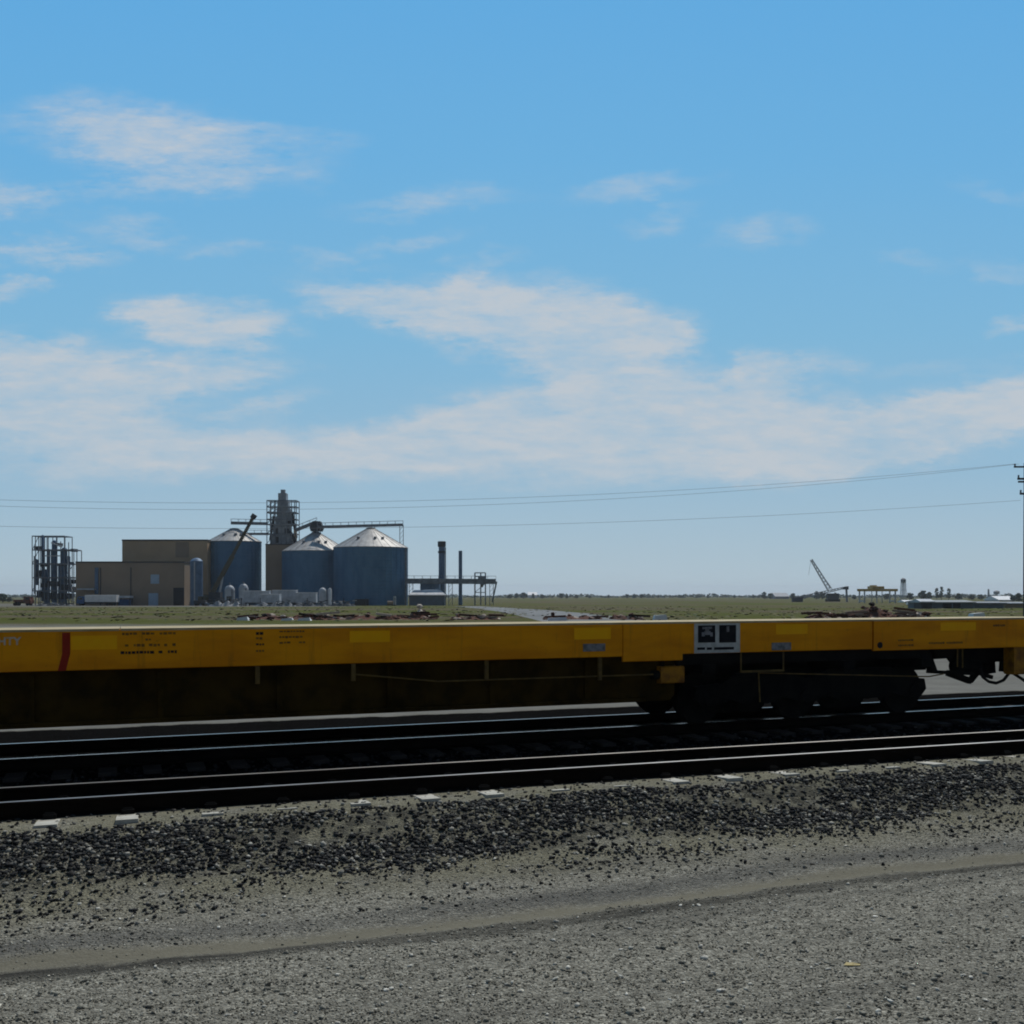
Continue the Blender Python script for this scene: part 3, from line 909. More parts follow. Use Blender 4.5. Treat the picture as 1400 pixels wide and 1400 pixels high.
# tool: a small grip bar near the step (grab iron)
ga = MB()
for xx, y0, y1 in ((1309, 889, 912), (1316, 889, 913)):
    ga.tube((cs(xx, -1.38), -1.38, zb_ + 0.04), (cs(xx, -1.38), -1.38, cz(xx, y1, -1.38)), 0.012)
ga.build('grab_iron', M['pipe'], car)

# ------------------------------------------------------------------ debris heaps beyond the train
def heap(name, x0, x1, ytop, Z, label, cat, n=60, seed=0, slabs=0, peak=None, mat='debris'):
    rr = np.random.default_rng(seed)
    xa, xb = (x0 - HX) / F * Z, (x1 - HX) / F * Z
    base = float(gz((xa + xb) / 2, Z))
    top = CAMZ - (ytop - (4.5 if Z < 120 else 0) - HY) / F * Z
    H = max(top - base, 0.3)
    L = xb - xa
    X = rr.uniform(xa, xb, n); D = rr.normal(0, 0.7, n)
    r = rr.uniform(0.16, 0.42, n)
    env = np.clip(1 - np.abs(D) / 2.2, 0, 1)
    tt = (X - xa) / L
    shape = 0.55 + 0.25 * np.sin(tt * 21 + seed) + 0.2 * np.sin(tt * 47)
    if peak is not None:
        shape = 0.35 + 0.65 * np.exp(-((tt - peak) / 0.16) ** 2)
    shape *= np.clip(np.minimum(tt, 1 - tt) * 8, 0.25, 1)
    Zc = base + np.maximum(rr.random(n) ** 0.5 * H * shape * env - r * 0.4, 0.0)
    bv, bf = ICO
    mb = MB()
    for i in range(n):
        k = rr.uniform(0.7, 1.25, (12, 1))
        sc = np.array([rr.uniform(0.8, 2.0), rr.uniform(0.7, 1.2), rr.uniform(0.45, 0.9)]) * r[i]
        V = bv * k * sc
        a = rr.uniform(0, 6.28)
        V = np.stack([V[:, 0] * math.cos(a) - V[:, 1] * math.sin(a), V[:, 0] * math.sin(a) + V[:, 1] * math.cos(a), V[:, 2]], -1)
        mb.add(V + np.array([X[i], Z + D[i], Zc[i]]), bf.tolist())
    for i in range(slabs):
        xx = rr.uniform(xa, xb); zz_ = base + rr.uniform(0.2, 0.75) * H
        a = rr.uniform(-0.5, 0.5); l = rr.uniform(0.5, 1.2)
        mb.bar((xx - l, Z - 0.5 + rr.uniform(-0.4, 0.4), zz_), (xx + l, Z - 0.5 + a, zz_ + rr.uniform(-0.25, 0.25)), 0.24, 0.2)
    # core of earth so the heap stands on the ground
    m = 24
    vs, fs = [], []
    for i in range(m + 1):
        t = i / m
        sh = (0.55 + 0.25 * math.sin(t * 21 + seed)) if peak is None else (0.35 + 0.65 * math.exp(-((t - peak) / 0.16) ** 2))
        hh = max(H * sh * 0.62 * min(1, min(t, 1 - t) * 8), 0.0)
        x = xa + L * t
        vs += [(x, Z - 1.8, base - 0.1), (x, Z - 0.5, base + hh), (x, Z + 0.5, base + hh), (x, Z + 1.8, base - 0.1)]
    for i in range(m):
        o = i * 4
        for q in range(3):
            fs.append((o + q, o + q + 4, o + q + 5, o + q + 1))
    mb.add(vs, fs)
    ob = mb.build(name, M[mat])
    return tag(ob, label, cat, 'debris heaps beyond the railcar')


heap('debris_heap', 325, 470, 841, 97, 'long low heap of dark timbers and pale lumps below the leftmost silo', 'debris heap', 110, 1, 10)
heap('debris_heap', 465, 596, 839, 98, 'dark lumpy debris heap below the right silo, ending in a small peak', 'debris heap', 90, 2, 7, peak=None)
heap('debris_heap', 560, 592, 829, 99, 'small pointed pile of black scrap right of the silos', 'debris heap', 26, 3, 2, peak=0.45)
heap('debris_heap', 614, 682, 842, 97, 'flat dark debris heap at the left end of the grey field road', 'debris heap', 46, 4, 3)
heap('debris_heap', 744, 822, 840.5, 96, 'flat dark debris heap with white lump lying in front of the field road', 'debris heap', 50, 5, 3)
heap('debris_heap', 836, 876, 840, 96, 'short pair of dark lumps left of the pale block', 'debris heap', 24, 6, 1)
heap('debris_heap', 1106, 1196, 836, 97, 'dark jagged debris heap under the tilted crane boom', 'debris heap', 80, 7, 6)
heap('debris_heap', 1160, 1272, 827, 99, 'tall brownish rubble mound in front of the yellow gantry', 'debris heap', 130, 8, 4, peak=0.28)
heap('debris_heap', 1222, 1272, 834, 97, 'low black debris heap in front of the slender water tower', 'debris heap', 40, 9, 2)


def slab(x0, x1, y0, y1, Z, label, mat='white', nm='concrete_block'):
    a, b = (x0 - HX) / F * Z, (x1 - HX) / F * Z
    zt = CAMZ - (y0 - HY) / F * Z
    base = float(gz((a + b) / 2, Z))
    mb = MB()
    c = 0.12
    mb.add([(a, Z - 0.6, base - 0.05), (b, Z - 0.5, base - 0.05), (b, Z + 0.5, base - 0.05), (a, Z + 0.7, base - 0.05), (a + c, Z - 0.5, zt - 0.08), (b - c, Z - 0.4, zt), (b - 2 * c, Z + 0.4, zt - 0.03), (a + c, Z + 0.5, zt - 0.1)],
           [(0, 3, 2, 1), (4, 5, 6, 7), (0, 1, 5, 4), (1, 2, 6, 5), (2, 3, 7, 6), (3, 0, 4, 7)])
    return tag(mb.build(nm, M[mat]), label, 'concrete block', 'pale blocks beyond the railcar')


slab(893, 912, 840, 848, 94, 'pale concrete block on the field left of the stencil board')
slab(1326, 1345, 837.5, 846, 93, 'pale concrete block beyond the right end of the railcar')
slab(325, 341, 843, 850, 94, 'white block at the left tip of the long debris heap')
slab(748, 776, 843.5, 850, 92, 'white flat block beside the field road')
slab(385, 402, 844.5, 850, 93, 'white block in front of the long debris heap')
slab(408, 426, 844, 850, 93, 'wider white block right of its twin before the long heap')

# ------------------------------------------------------------------ field road
def field_road():
    mb = MB()
    vs, fs = [], []
    n = 30
    for i in range(n + 1):
        t = i / n
        Y = 76 * (1 - t) + 285 * t
        xc = 905 + (640 - 905) * (t ** 0.42) if t > 0 else 905
        X = (xc - HX) / F * Y
        for w in (-5.0, -2, 2, 5.0):
            x = X + w * (1.0 if Y < 200 else 0.8)
            vs.append((x, Y + w * 0.4, float(gz(x, Y + w * 0.4)) + 0.06 - 0.05 * (abs(w) > 3)))
    for i in range(n):
        for q in range(3):
            o = i * 4 + q
            fs.append((o, o + 1, o + 5, o + 4))
    mb.add(vs, fs)
    M['fieldroad'] = surf('gravel_road', (0.19, 0.19, 0.185), (0.13, 0.128, 0.12), rough=0.95, scale=0.25, stretch=(1, 0.2, 1))
    o = mb.build('field_road', M['fieldroad'])
    tag(o, kind='structure')


field_road()

# ------------------------------------------------------------------ the plant (about 330 m away)
def base_z(x, Z):
    return float(gz((x - HX) / F * Z, Z))


def rect(x0, x1, y0, y1, Z, depth, mb=None, to_ground=True):
    """box whose front shows at photo columns x0..x1 and rows y0..y1 at depth Z (world coordinates)"""
    mb = mb or MB()
    a, b = (x0 - HX) / F * Z, (x1 - HX) / F * Z
    zt = CAMZ - (y0 - HY) / F * Z
    zb = CAMZ - (y1 - HY) / F * Z if not to_ground else base_z((x0 + x1) / 2, Z) - 0.1
    mb.box(a, b, Z, Z + depth, zb, zt)
    return mb


def W(x, Z):
    return (x - HX) / F * Z


def Hh(y, Z):
    return CAMZ - (y - HY) / F * Z


def place(root):
    """children of a plant thing are modelled in world space; move them into the thing's frame"""
    for ch in root.children:
        ch.location = Vector(ch.location) - Vector(root.location)
    return root


def pthing(name, label, cat, x, Z, group=None):
    return thing(name, label, cat, (W(x, Z), Z, base_z(x, Z)), 0, group)


# tall and low tan buildings
tb = pthing('factory_building', 'tall windowless tan building left of the silos', 'building', 225, 346)
rect(167, 283.5, 739.5, 828, 346, 22).build('wall', M['tanwall'], tb)
rect(166.5, 284, 737.5, 739.6, 345.8, 22.4, to_ground=False).build('roof_trim', M['trim'], tb)
rect(240, 258, 741, 762, 345.85, 0.1, to_ground=False).build('wall_panel', M['tanwall2'], tb)
place(tb)
lb = pthing('factory_building', 'low brown building with two pale doors in front of the tall tan one', 'building', 180, 328)
rect(103.5, 252, 769.5, 828.5, 328, 17.5).build('wall', M['tanwall2'], lb)
rect(103, 252.4, 767.5, 769.6, 327.8, 18, to_ground=False).build('roof_trim', M['trim'], lb)
rect(206, 217.5, 785.5, 798, 327.9, 0.1, to_ground=False).build('window', M['paledoor'], lb)
d_ = rect(203, 216, 811, 828.3, 327.85, 0.15).build('door', M['paledoor'], lb)
d_ = rect(237, 251.5, 803.5, 828.3, 327.9, 0.1).build('doorway', M['darkopening'], lb)
rect(129.5, 134, 776, 812, 327.6, 0.4, to_ground=False).build('exhaust_pipe', M['steelblue'], lb)
for xx in (136.5, 178):
    rect(xx, xx + 1.3, 776, 828, 327.8, 0.2).build('wall_seam', M['trim'], lb)
rect(105, 128, 804.5, 806.5, 325.5, 2.5, to_ground=False).build('awning', M['offwhite'], lb)
place(lb)
# blue vertical tank at the corner
vt = pthing('vertical_tank', 'slim blue grey upright tank at the corner of the brown building', 'tank', 266.5, 324)
MB().lathe([(0, 0), (1.95, 0), (1.95, 14.2), (1.3, 14.9), (0.5, 15.2), (0, 15.25)], 24, (W(266, 324), 326, base_z(266, 324) - 0.05)).build('shell', M['steelblue'], vt, smooth=True)
MB().bar((W(266, 324), 323.9, base_z(266, 324) - 0.05), (W(266, 324), 323.9, Hh(768, 324)), 0.35, 0.2).build('ladder', M['steelpale'], vt)
place(vt)

# silos
def silo(xc, x0, x1, ytop, yapex, Zc, label, label_head=True):
    r = (x1 - x0) / 2 / F * Zc
    X = W((x0 + x1) / 2, Zc)
    b = base_z(xc, Zc) - 0.05
    zw = Hh(ytop, Zc - r * 0.5)
    za = Hh(yapex, Zc)
    t = thing('grain_silo', label, 'silo', (X, Zc, b), 0, 'grain silos of the plant')
    prof = []
    nr = int((zw - b) / 1.1)
    for k in range(nr):
        z0 = (zw - b) * k / nr
        z1 = (zw - b) * (k + 1) / nr
        prof += [(r, z0), (r + 0.09, z0 + 0.06), (r, z1 - 0.02)]
    MB().lathe(prof, 56).build('wall', M['galv'], t, smooth=True)
    H = za - zw
    rf = MB().lathe([(r + 0.25, zw - b - 0.15), (r + 0.25, zw - b + 0.02), (1.4, zw - b + H * 0.93)], 56).build('roof', M['galvroof'], t)
    MB().lathe([(1.55, zw - b + H * 0.90), (1.55, zw - b + H * 0.97), (0.9, zw - b + H), (0.0, zw - b + H)], 16).build('cap', M['steeldark'], rf)
    rbm = MB()
    for k in range(28):
        a = 2 * math.pi * k / 28
        p0 = Vector(((r + 0.2) * math.cos(a), (r + 0.2) * math.sin(a), zw - b + 0.08))
        p1 = Vector((1.45 * math.cos(a), 1.45 * math.sin(a), zw - b + H * 0.93 + 0.06))
        rbm.bar(p0, p1, 0.14, 0.1)
    rbm.build('roof_ribs', M['galvroof'], rf)
    st = MB()
    for k in range(36):
        a = 2 * math.pi * k / 36
        st.bar(((r + 0.06) * math.cos(a), (r + 0.06) * math.sin(a), 0), ((r + 0.06) * math.cos(a), (r + 0.06) * math.sin(a), zw - b - 0.2), 0.16, 0.1)
    st.build('wall_stiffeners', M['galv'], t)
    for a in (-2.0, -1.25, -0.9):
        rr_ = r * 0.62
        zz_ = zw - b + H * 0.93 * (1 - (rr_ - 1.4) / (r - 1.4)) + 0.25
        MB().lathe([(0, 0.45), (0.45, 0.4), (0.5, 0), (0.45, -0.5)], 10, (rr_ * math.cos(a), rr_ * math.sin(a), zz_)).build('roof_vent', M['steelgrey'], rf)
    return t, X, b, zw, za, r


S1 = silo(320, 285.5, 356, 740, 722, 356, 'leftmost grain silo, half hidden behind the tan building and the crane boom')
S2 = silo(430, 387, 477, 753, 727, 350, 'middle grain silo with the lowest wall, overlapped by the right one')
S3 = silo(507, 457, 557, 748, 721, 342, 'rightmost and widest grain silo, facing the open field')
# ladder on the right silo
t3 = S3[0]
a_ = -0.28
MB().bar((S3[5] * math.cos(a_) + 0.35, S3[5] * math.sin(a_) - 0.35, 0), (S3[5] * math.cos(a_) + 0.35, S3[5] * math.sin(a_) - 0.35, S3[3] - S3[2]), 0.6, 0.3).build('ladder', M['steelgrey'], t3)
MB().box(-3.4, 1.0, -S3[5] - 0.6, -S3[5] + 1.0, 0, 2.2).build('low_hatch', M['darkopening'], t3)

# elevator tower
eb = pthing('elevator_house', 'narrow brown windowless block between the silos', 'building', 385, 352)
rect(363, 403, 745, 828, 352, 9).build('wall', M['tanwall2'], eb)
rect(362.6, 403.4, 743.5, 745.1, 351.8, 9.4, to_ground=False).build('roof_trim', M['trim'], eb)
place(eb)
et = thing('elevator_tower', 'tall grey bucket elevator tower in a scaffold frame above the silos', 'tower', (W(385, 356), 356, Hh(743.5, 356)))
ez = Hh(743.5, 356)


def erel(x, y, d=0.0):
    return (W(x, 356) - W(385, 356), d, Hh(y, 356) - ez)


lg = MB()
for x0, x1, y0, y1 in ((380, 391, 674, 684), (379, 394, 684, 696), (378, 397, 696, 706), (377, 398.5, 706, 719), (373, 396, 719, 731), (370, 401, 731, 743.6)):
    a = erel(x0, y1); b = erel(x1, y0)
    lg.box(a[0], b[0], 0.2, 3.2, a[2], b[2])
a = erel(383, 674); b = erel(388.5, 669)
lg.box(a[0], b[0], 0.8, 2.4, a[2], b[2])
M['steelmid'] = surf('weathered_tower_steel', (0.34, 0.37, 0.41), (0.20, 0.22, 0.25), rough=0.6, scale=0.6)
lg.build('elevator_leg', M['steelmid'], et)
fr = MB()
for x in (365.5, 371, 377, 385, 392, 399, 405.5):
    for d in (-0.6, 4.4):
        fr.bar(erel(x, 744, d), erel(x, 684, d), 0.26)
for y in (684.5, 693, 701, 710, 717, 730):
    for d in (-0.6, 4.4):
        fr.bar(erel(365.5, y, d), erel(405.5, y, d), 0.3, 0.34)
    for x in (365.5, 405.5):
        fr.bar(erel(x, y, -0.6), erel(x, y, 4.4), 0.25)
for k, (y0, y1) in enumerate(((693, 684.5), (701, 693), (717, 701), (730, 717), (743, 730))):
    for d in (-0.6, 4.4):
        fr.bar(erel(365.5, y0, d), erel(377, y1, d), 0.18)
fr.build('scaffold_frame', M['steelgrey'], et)
pl = MB()
for y, x0, x1 in ((693, 378, 396), (700.5, 366, 404), (717.5, 366, 405)):
    a = erel(x0, y); b = erel(x1, y - 0.7)
    pl.box(a[0], b[0], -0.8, 4.6, a[2], b[2])
pl.build('platform', M['steelpale'], et)
dn = MB()
dn.bar(erel(398, 700, 1.5), erel(404, 735, 1.5), 0.8)
dn.bar(erel(373, 705, 1.5), erel(368, 738, 1.5), 0.7)
dn.bar(erel(396, 726, 0.2), erel(405, 742, 0.2), 1.0)
dn.build('down_spout', M['steeldark'], et)
for x0, x1, y0, y1 in ((371, 375, 733, 742), (381, 388, 721, 728), (391, 395, 734, 741), (383, 391, 708, 713), (380, 385, 688, 694), (399, 402, 733, 739)):
    a = erel(x0, y1); b = erel(x1, y0)
    MB().box(a[0], b[0], 0.05, 0.25, a[2], b[2]).build('access_panel', M['steelpale'], et)
for x0, x1, y0, y1 in ((376, 380, 722, 730), (389, 396, 722, 730), (376, 381, 734, 742), (393, 400, 712, 718)):
    a = erel(x0, y1); b = erel(x1, y0)
    MB().box(a[0], b[0], 0.08, 0.3, a[2], b[2]).build('drive_housing', M['steeldark'], et)
MB().bar(erel(403, 742.5, 1), erel(403, 724, 1), 1.0, 1.2).build('side_duct', M['tanwall'], et)


def conveyor(a, b, Z, w, label, supports=(), d2=None, cat='conveyor'):
    p, q = P(a[0], a[1], Z), P(b[0], b[1], d2 or Z)
    t = thing('conveyor', label, cat, p, 0, 'conveyors of the grain plant')
    q = q - p
    d = q.normalized()
    MB().bar((0, 0, 0), q, w, w).build('trough', M['steelgrey'], t)
    rl = MB()
    n = max(3, int(q.length / 2.5))
    for sgn in (-1, 1):
        off = Vector((0, sgn * w * 0.55, w * 0.5))
        rl.bar(off + Vector((0, 0, 0.9)), q + off + Vector((0, 0, 0.9)), 0.09)
        for k in range(n + 1):
            c = q * (k / n) + off
            rl.bar(c, c + Vector((0, 0, 0.9)), 0.08)
    rl.build('railing', M['steelgrey'], t)
    for (sx, y1) in supports:
        f = (sx - a[0]) / (b[0] - a[0])
        top = q * f
        zb = (Hh(y1, Z) if y1 is not None else base_z(sx, Z) - 0.1) - p.z
        sm = MB()
        for dx in (-0.6, 0.6):
            sm.bar((top.x + dx, top.y, top.z), (top.x + dx, top.y, zb), 0.2)
        k = 0
        z = zb
        while z < top.z - 1.5:
            sm.bar((top.x - 0.6, top.y, z), (top.x + 0.6, top.y, z + 1.4), 0.1)
            z += 1.5
        sm.build('support_leg', M['steelgrey'], t)
    return t


conveyor((316, 715), (366, 716), 356, 1.0, 'level conveyor from the top of the leftmost silo to the elevator tower')
conveyor((338, 730), (367, 730), 358, 0.8, 'short lower conveyor between the leftmost silo and the elevator tower', ((341, 745),))
conveyor((404, 725), (433, 713.5), 352, 1.1, 'short conveyor sloping up from the elevator tower to the middle silo', ((431, 727),))
conveyor((434, 720.5), (551, 717.5), 346, 0.9, 'long level conveyor over the middle and right silos', ((436, 729), (510, 722), (549, None)))
MB_h = tag(MB().prism([(-1.8, 0), (1.8, 0), (2.3, 1.2), (1.4, 3.4), (-1.2, 3.4), (-2.2, 1.2)], -1.5, 1.5).build('spout_head', M['steeldark'], None, (W(433, 350), 350, Hh(726.5, 350))), 'dark spout head on the peak of the middle silo', 'spout head')
cv = conveyor((555, 794.5), (678, 795), 336, 1.7, 'ground level conveyor bridge running right from the silos to the steel frame', ((562, None), (616, None), (672, None)))
MB().bar((0, 0, 0), Vector(P(673, 822, 336)) - Vector(P(679, 794, 336)), 0.5, 0.5).build('chute', M['steelgrey'], cv, Vector(P(679, 795, 336)) - Vector(cv.location))

# blue hopper house, shed, stacks, frame
hb = pthing('hopper_house', 'small blue box house under the ground level conveyor', 'building', 588, 338)
rect(574.5, 601, 793, 806.5, 338, 6, to_ground=False).build('wall', M['steelblue'], hb)
lgm = MB()
for x in (576, 599):
    for d in (0.4, 5.6):
        lgm.bar((W(x, 338), 338 + d, base_z(588, 338) - 0.1), (W(x, 338), 338 + d, Hh(806, 338)), 0.4)
lgm.build('legs', M['steelgrey'], hb)
rect(574, 602, 790.8, 793.1, 337.7, 6.6, to_ground=False).build('roof', M['steelgrey'], hb)
place(hb)
sh = pthing('low_shed', 'low shed with a white roof at the foot of the stacks', 'shed', 584, 331)
rect(560, 607.5, 813.5, 822, 331, 5).build('wall', M['shedwall'], sh)
zr = Hh(813.5, 331)
a, b = W(558, 331), W(609, 331)
MB().add([(a, 330.6, zr), (b, 330.6, zr), (b, 336.4, zr), (a, 336.4, zr), (a + 1.8, 333.5, zr + 1.6), (b - 1.8, 333.5, zr + 1.6)], [(0, 1, 5, 4), (1, 2, 5), (2, 3, 4, 5), (3, 0, 4), (0, 3, 2, 1)]).build('roof', M['white'], sh)
place(sh)


def stack(xc, yt, wpx, Z, label, collar=True):
    r = wpx / 2 / F * Z
    b = base_z(xc, Z) - 0.1
    H = Hh(yt, Z) - b
    t = thing('exhaust_stack', label, 'chimney', (W(xc, Z), Z, b), 0, 'steel exhaust stacks')
    MB().lathe([(0, 0), (r * 1.15, 0), (r * 1.15, 2.0), (r, 3.2), (r, H), (r * 0.8, H), (r * 0.8, H - 1)], 20).build('pipe', M['steelblue'], t, smooth=True)
    if collar:
        MB().lathe([(r * 1.02, H - 1.9), (r * 1.3, H - 1.8), (r * 1.3, H - 0.1), (r * 1.02, H)], 20).build('collar', M['steeldark'], t)
        MB().lathe([(r * 1.02, H - 4.0), (r * 1.25, H - 3.9), (r * 1.25, H - 3.4), (r * 1.02, H - 3.3)], 20).build('collar', M['steeldark'], t)
        MB().bar((r + 0.2, 0, 0), (r + 0.2, 0, H - 2), 0.3, 0.25).build('ladder', M['steeldark'], t)
    return t


stack(604, 740, 8.6, 345, 'thick blue steel stack with a dark collar right of the silos')
stack(629.5, 753, 5.0, 345, 'thin blue steel stack, the right one of the pair', False)
ff = pthing('steel_frame_tower', 'open steel frame tower at the far right end of the plant conveyor', 'frame tower', 656, 340)
fm = MB()
for x in (649, 657, 663.5):
    for d in (0, 4):
        fm.bar((W(x, 340), 340 + d, base_z(656, 340) - 0.1), (W(x, 340), 340 + d, Hh(783, 340)), 0.3)
for y in (783, 788, 798, 810):
    for d in (0, 4):
        fm.bar((W(649, 340), 340 + d, Hh(y, 340)), (W(663.5, 340), 340 + d, Hh(y, 340)), 0.26)
fm.bar((W(649, 340), 340, Hh(810, 340)), (W(663.5, 340), 340, Hh(798, 340)), 0.18)
fm.build('frame', M['steelgrey'], ff)
hp_ = MB().lathe([(0.2, 0), (1.4, 2.5), (1.4, 3.6), (0, 3.6)], 12, (W(659, 340), 342, Hh(803, 340))).build('hopper', M['steelgrey'], ff)
place(ff)

# distillation tower at the far left
dt = pthing('process_tower', 'open lattice process tower with upright vessels at the far left of the plant', 'tower', 72, 336)
fm = MB()
bz = base_z(72, 336) - 0.1
for x, yt in ((44, 733), (48.5, 733), (53, 733), (61, 733), (66, 733), (78, 733), (83, 740), (88, 733), (94.5, 752), (101, 752)):
    for d in (0, 6):
        fm.bar((W(x, 336), 336 + d, bz), (W(x, 336), 336 + d, Hh(yt, 336)), 0.22)
for y, x0, x1 in ((733, 44, 88), (752, 44, 101), (771, 44, 101), (790, 44, 101), (808, 44, 101)):
    for d in (0, 6):
        fm.bar((W(x0, 336), 336 + d, Hh(y, 336)), (W(x1, 336), 336 + d, Hh(y, 336)), 0.3, 0.34)
    for x in (x0, x1):
        fm.bar((W(x, 336), 336, Hh(y, 336)), (W(x, 336), 342, Hh(y, 336)), 0.25)
for x0, x1, y0, y1 in ((44, 53, 771, 752), (88, 101, 790, 771), (44, 53, 808, 790), (88, 101, 808, 827), (44, 53, 752, 733)):
    fm.bar((W(x0, 336), 336, Hh(y0, 336)), (W(x1, 336), 336, Hh(y1, 336)), 0.16)
fm.build('lattice_frame', M['steelgrey'], dt)
for x, yt, yb, wpx in ((57.5, 731, 822, 3.6), (65.5, 750, 826, 4.2), (73.5, 738, 826, 7.0), (87, 748, 826, 8.0), (69.5, 752, 822, 2.0), (49, 764, 800, 4.5), (93.5, 760, 800, 3.4), (80.5, 770, 826, 4.0), (61.5, 778, 826, 3.6)):
    r = wpx / 2 / F * 338
    zb2, zt2 = Hh(yb, 338), Hh(yt, 338)
    MB().lathe([(0, zb2), (r, zb2), (r, zt2 - r * 0.8), (r * 0.7, zt2 - r * 0.3), (0, zt2)], 16, (W(x, 338), 338.5, 0)).build('vessel', M['steelblue'], dt, smooth=True)
for x, y, wpx, hpx in ((49, 749, 9, 5), (50, 784, 5, 9), (51, 812, 6, 10), (94, 795, 7, 6), (80, 815, 22, 8), (62, 815, 12, 9), (92, 770, 5, 4), (97, 752, 5, 4), (80, 772, 10, 3), (70, 798, 16, 7), (86, 804, 12, 10), (56, 772, 7, 5), (76, 744, 6, 4), (97, 806, 6, 8), (57, 800, 8, 6)):
    MB().box(W(x - wpx / 2, 336), W(x + wpx / 2, 336), 337, 340, Hh(y + hpx / 2, 336), Hh(y - hpx / 2, 336)).build('equipment_box', M['steeldark'], dt)
gr_ = MB()
for y, x0, x1 in ((752, 46, 100), (771, 52, 95), (790, 45, 100), (808, 45, 101)):
    gr_.box(W(x0, 336), W(x1, 336), 336.2, 341.8, Hh(y, 336) + 0.18, Hh(y, 336) + 0.26)
gr_.build('platform', M['steelgrey'], dt)
pw = MB()
for x0, y0, x1, y1 in ((47, 760, 47, 812), (92, 760, 97, 800), (97, 800, 101, 822), (60, 760, 83, 760), (70, 742, 85, 748)):
    pw.bar((W(x0, 335.8), 335.8, Hh(y0, 335.8)), (W(x1, 335.8), 335.8, Hh(y1, 335.8)), 0.35)
pw.build('pipework', M['steelpale'], dt)
place(dt)


# vehicles and yard clutter, each a thing
def wheels(root, xs, d, r, z, mb_d=2.4):
    for x in xs:
        for dd in (0.1, mb_d - 0.3):
            MB().lathe([(0, -0.14), (r * 0.6, -0.15), (r, -0.12), (r, 0.12), (r * 0.6, 0.15), (0, 0.15)], 16, (x, dd + 0.1, r + z), 'y').build('wheel', M['rubber'], root)


def truck(name, x0, x1, Z, body_mat, cab_mat, label, top, cab_left=True, cat='truck'):
    xm = (x0 + x1) / 2
    t = pthing(name, label, cat, xm, Z)
    L = (x1 - x0) / F * Z
    hh = Hh(top, Z) - base_z(xm, Z)
    c0, c1 = (-L / 2, -L / 2 + 2.3) if cab_left else (L / 2 - 2.3, L / 2)
    b0, b1 = (-L / 2 + 2.6, L / 2) if cab_left else (-L / 2, L / 2 - 2.6)
    MB().bbox(b0, b1, 0, 2.4, 1.15, hh, 0.06).build('cargo_body', body_mat, t)
    MB().prism([(c0, 0.7), (c1, 0.7), (c1, 2.9), (c0 + 0.5, 2.9), (c0 + 0.15, 1.9), (c0, 1.7)] if cab_left else [(c0, 0.7), (c1, 0.7), (c1, 1.7), (c1 - 0.15, 1.9), (c1 - 0.5, 2.9), (c0, 2.9)], 0.05, 2.35).build('cab', cab_mat, t)
    MB().box(c0 + 0.6, c1 - 0.5, 0.03, 0.05, 1.9, 2.6).build('cab_window', M['glass'], t)
    MB().box(-L / 2 + 0.3, L / 2 - 0.1, 0.5, 1.9, 0.75, 1.14).build('chassis', M['blacksteel'], t)
    wheels(t, [(c0 + c1) / 2, b0 + (b1 - b0) * (0.7 if cab_left else 0.3), b0 + (b1 - b0) * (0.86 if cab_left else 0.14)], 0, 0.5, 0)
    return t


truck('box_truck', 104.5, 159, 318, M['white'], M['bluepaint'], 'white bodied truck with a blue cab before the brown building', 813.5)
truck('pickup_truck', 18, 42, 322, M['orange'], M['orange'], 'small rusty red truck at the left edge near the process tower', 820, False)


def trailer(x0, x1, top, Z, mat, label, roof=None):
    xm = (x0 + x1) / 2
    t = pthing('trailer', label, 'trailer', xm, Z, 'pale trailers parked in front of the silos')
    L = (x1 - x0) / F * Z
    hh = Hh(top, Z) - base_z(xm, Z)
    MB().bbox(-L / 2, L / 2, 0, 2.5, 1.0, hh - 0.06, 0.05).build('box_body', mat, t)
    MB().bbox(-L / 2 - 0.05, L / 2 + 0.05, -0.05, 2.55, hh - 0.055, hh + 0.1, 0.03).build('roof', M['white'], t)
    MB().box(-L / 2 + 0.4, L / 2 - 0.2, 0.4, 2.1, 0.72, 0.99).build('chassis', M['blacksteel'], t)
    wheels(t, [L * 0.25, L * 0.36], 0, 0.45, 0)
    MB().box(-L * 0.3, -L * 0.3 + 0.2, 0.5, 0.7, -0.02, 0.75).build('landing_leg', M['blacksteel'], t)
    sm = MB()
    for k in range(1, 6):
        x = -L / 2 + L * k / 6
        sm.box(x - 0.05, x + 0.05, -0.02, 0.0, 1.05, hh - 0.1)
    sm.build('side_posts', M['steelpale'], t)
    return t


trailer(333, 368, 808, 306, M['offwhite'], 'pale grey trailer standing below the two domed white tanks')
trailer(372, 405, 807, 312, M['offwhite'], 'grey trailer with a bright white roof below the elevator house')
trailer(404, 432, 810.5, 309, M['offwhite'], 'shortest grey trailer, at the foot of the middle silo')
trailer(355, 382, 812.5, 300, M['offwhite'], 'grey trailer in front of the other trailers')
cn = pthing('canopy', 'small white roofed canopy beside the white truck', 'canopy', 169, 323)
rect(160, 177.5, 814.6, 817.4, 323, 3, to_ground=False).build('roof', M['white'], cn)
lm = MB()
for x in (161, 176.5):
    for d in (0.2, 2.8):
        lm.bar((W(x, 323), 323 + d, base_z(169, 323) - 0.1), (W(x, 323), 323 + d, Hh(817, 323)), 0.2)
lm.build('legs', M['steeldark'], cn)
rect(161.5, 176, 819.5, 828, 323.4, 2.2).build('back_panel', M['bluepaint'], cn)
place(cn)


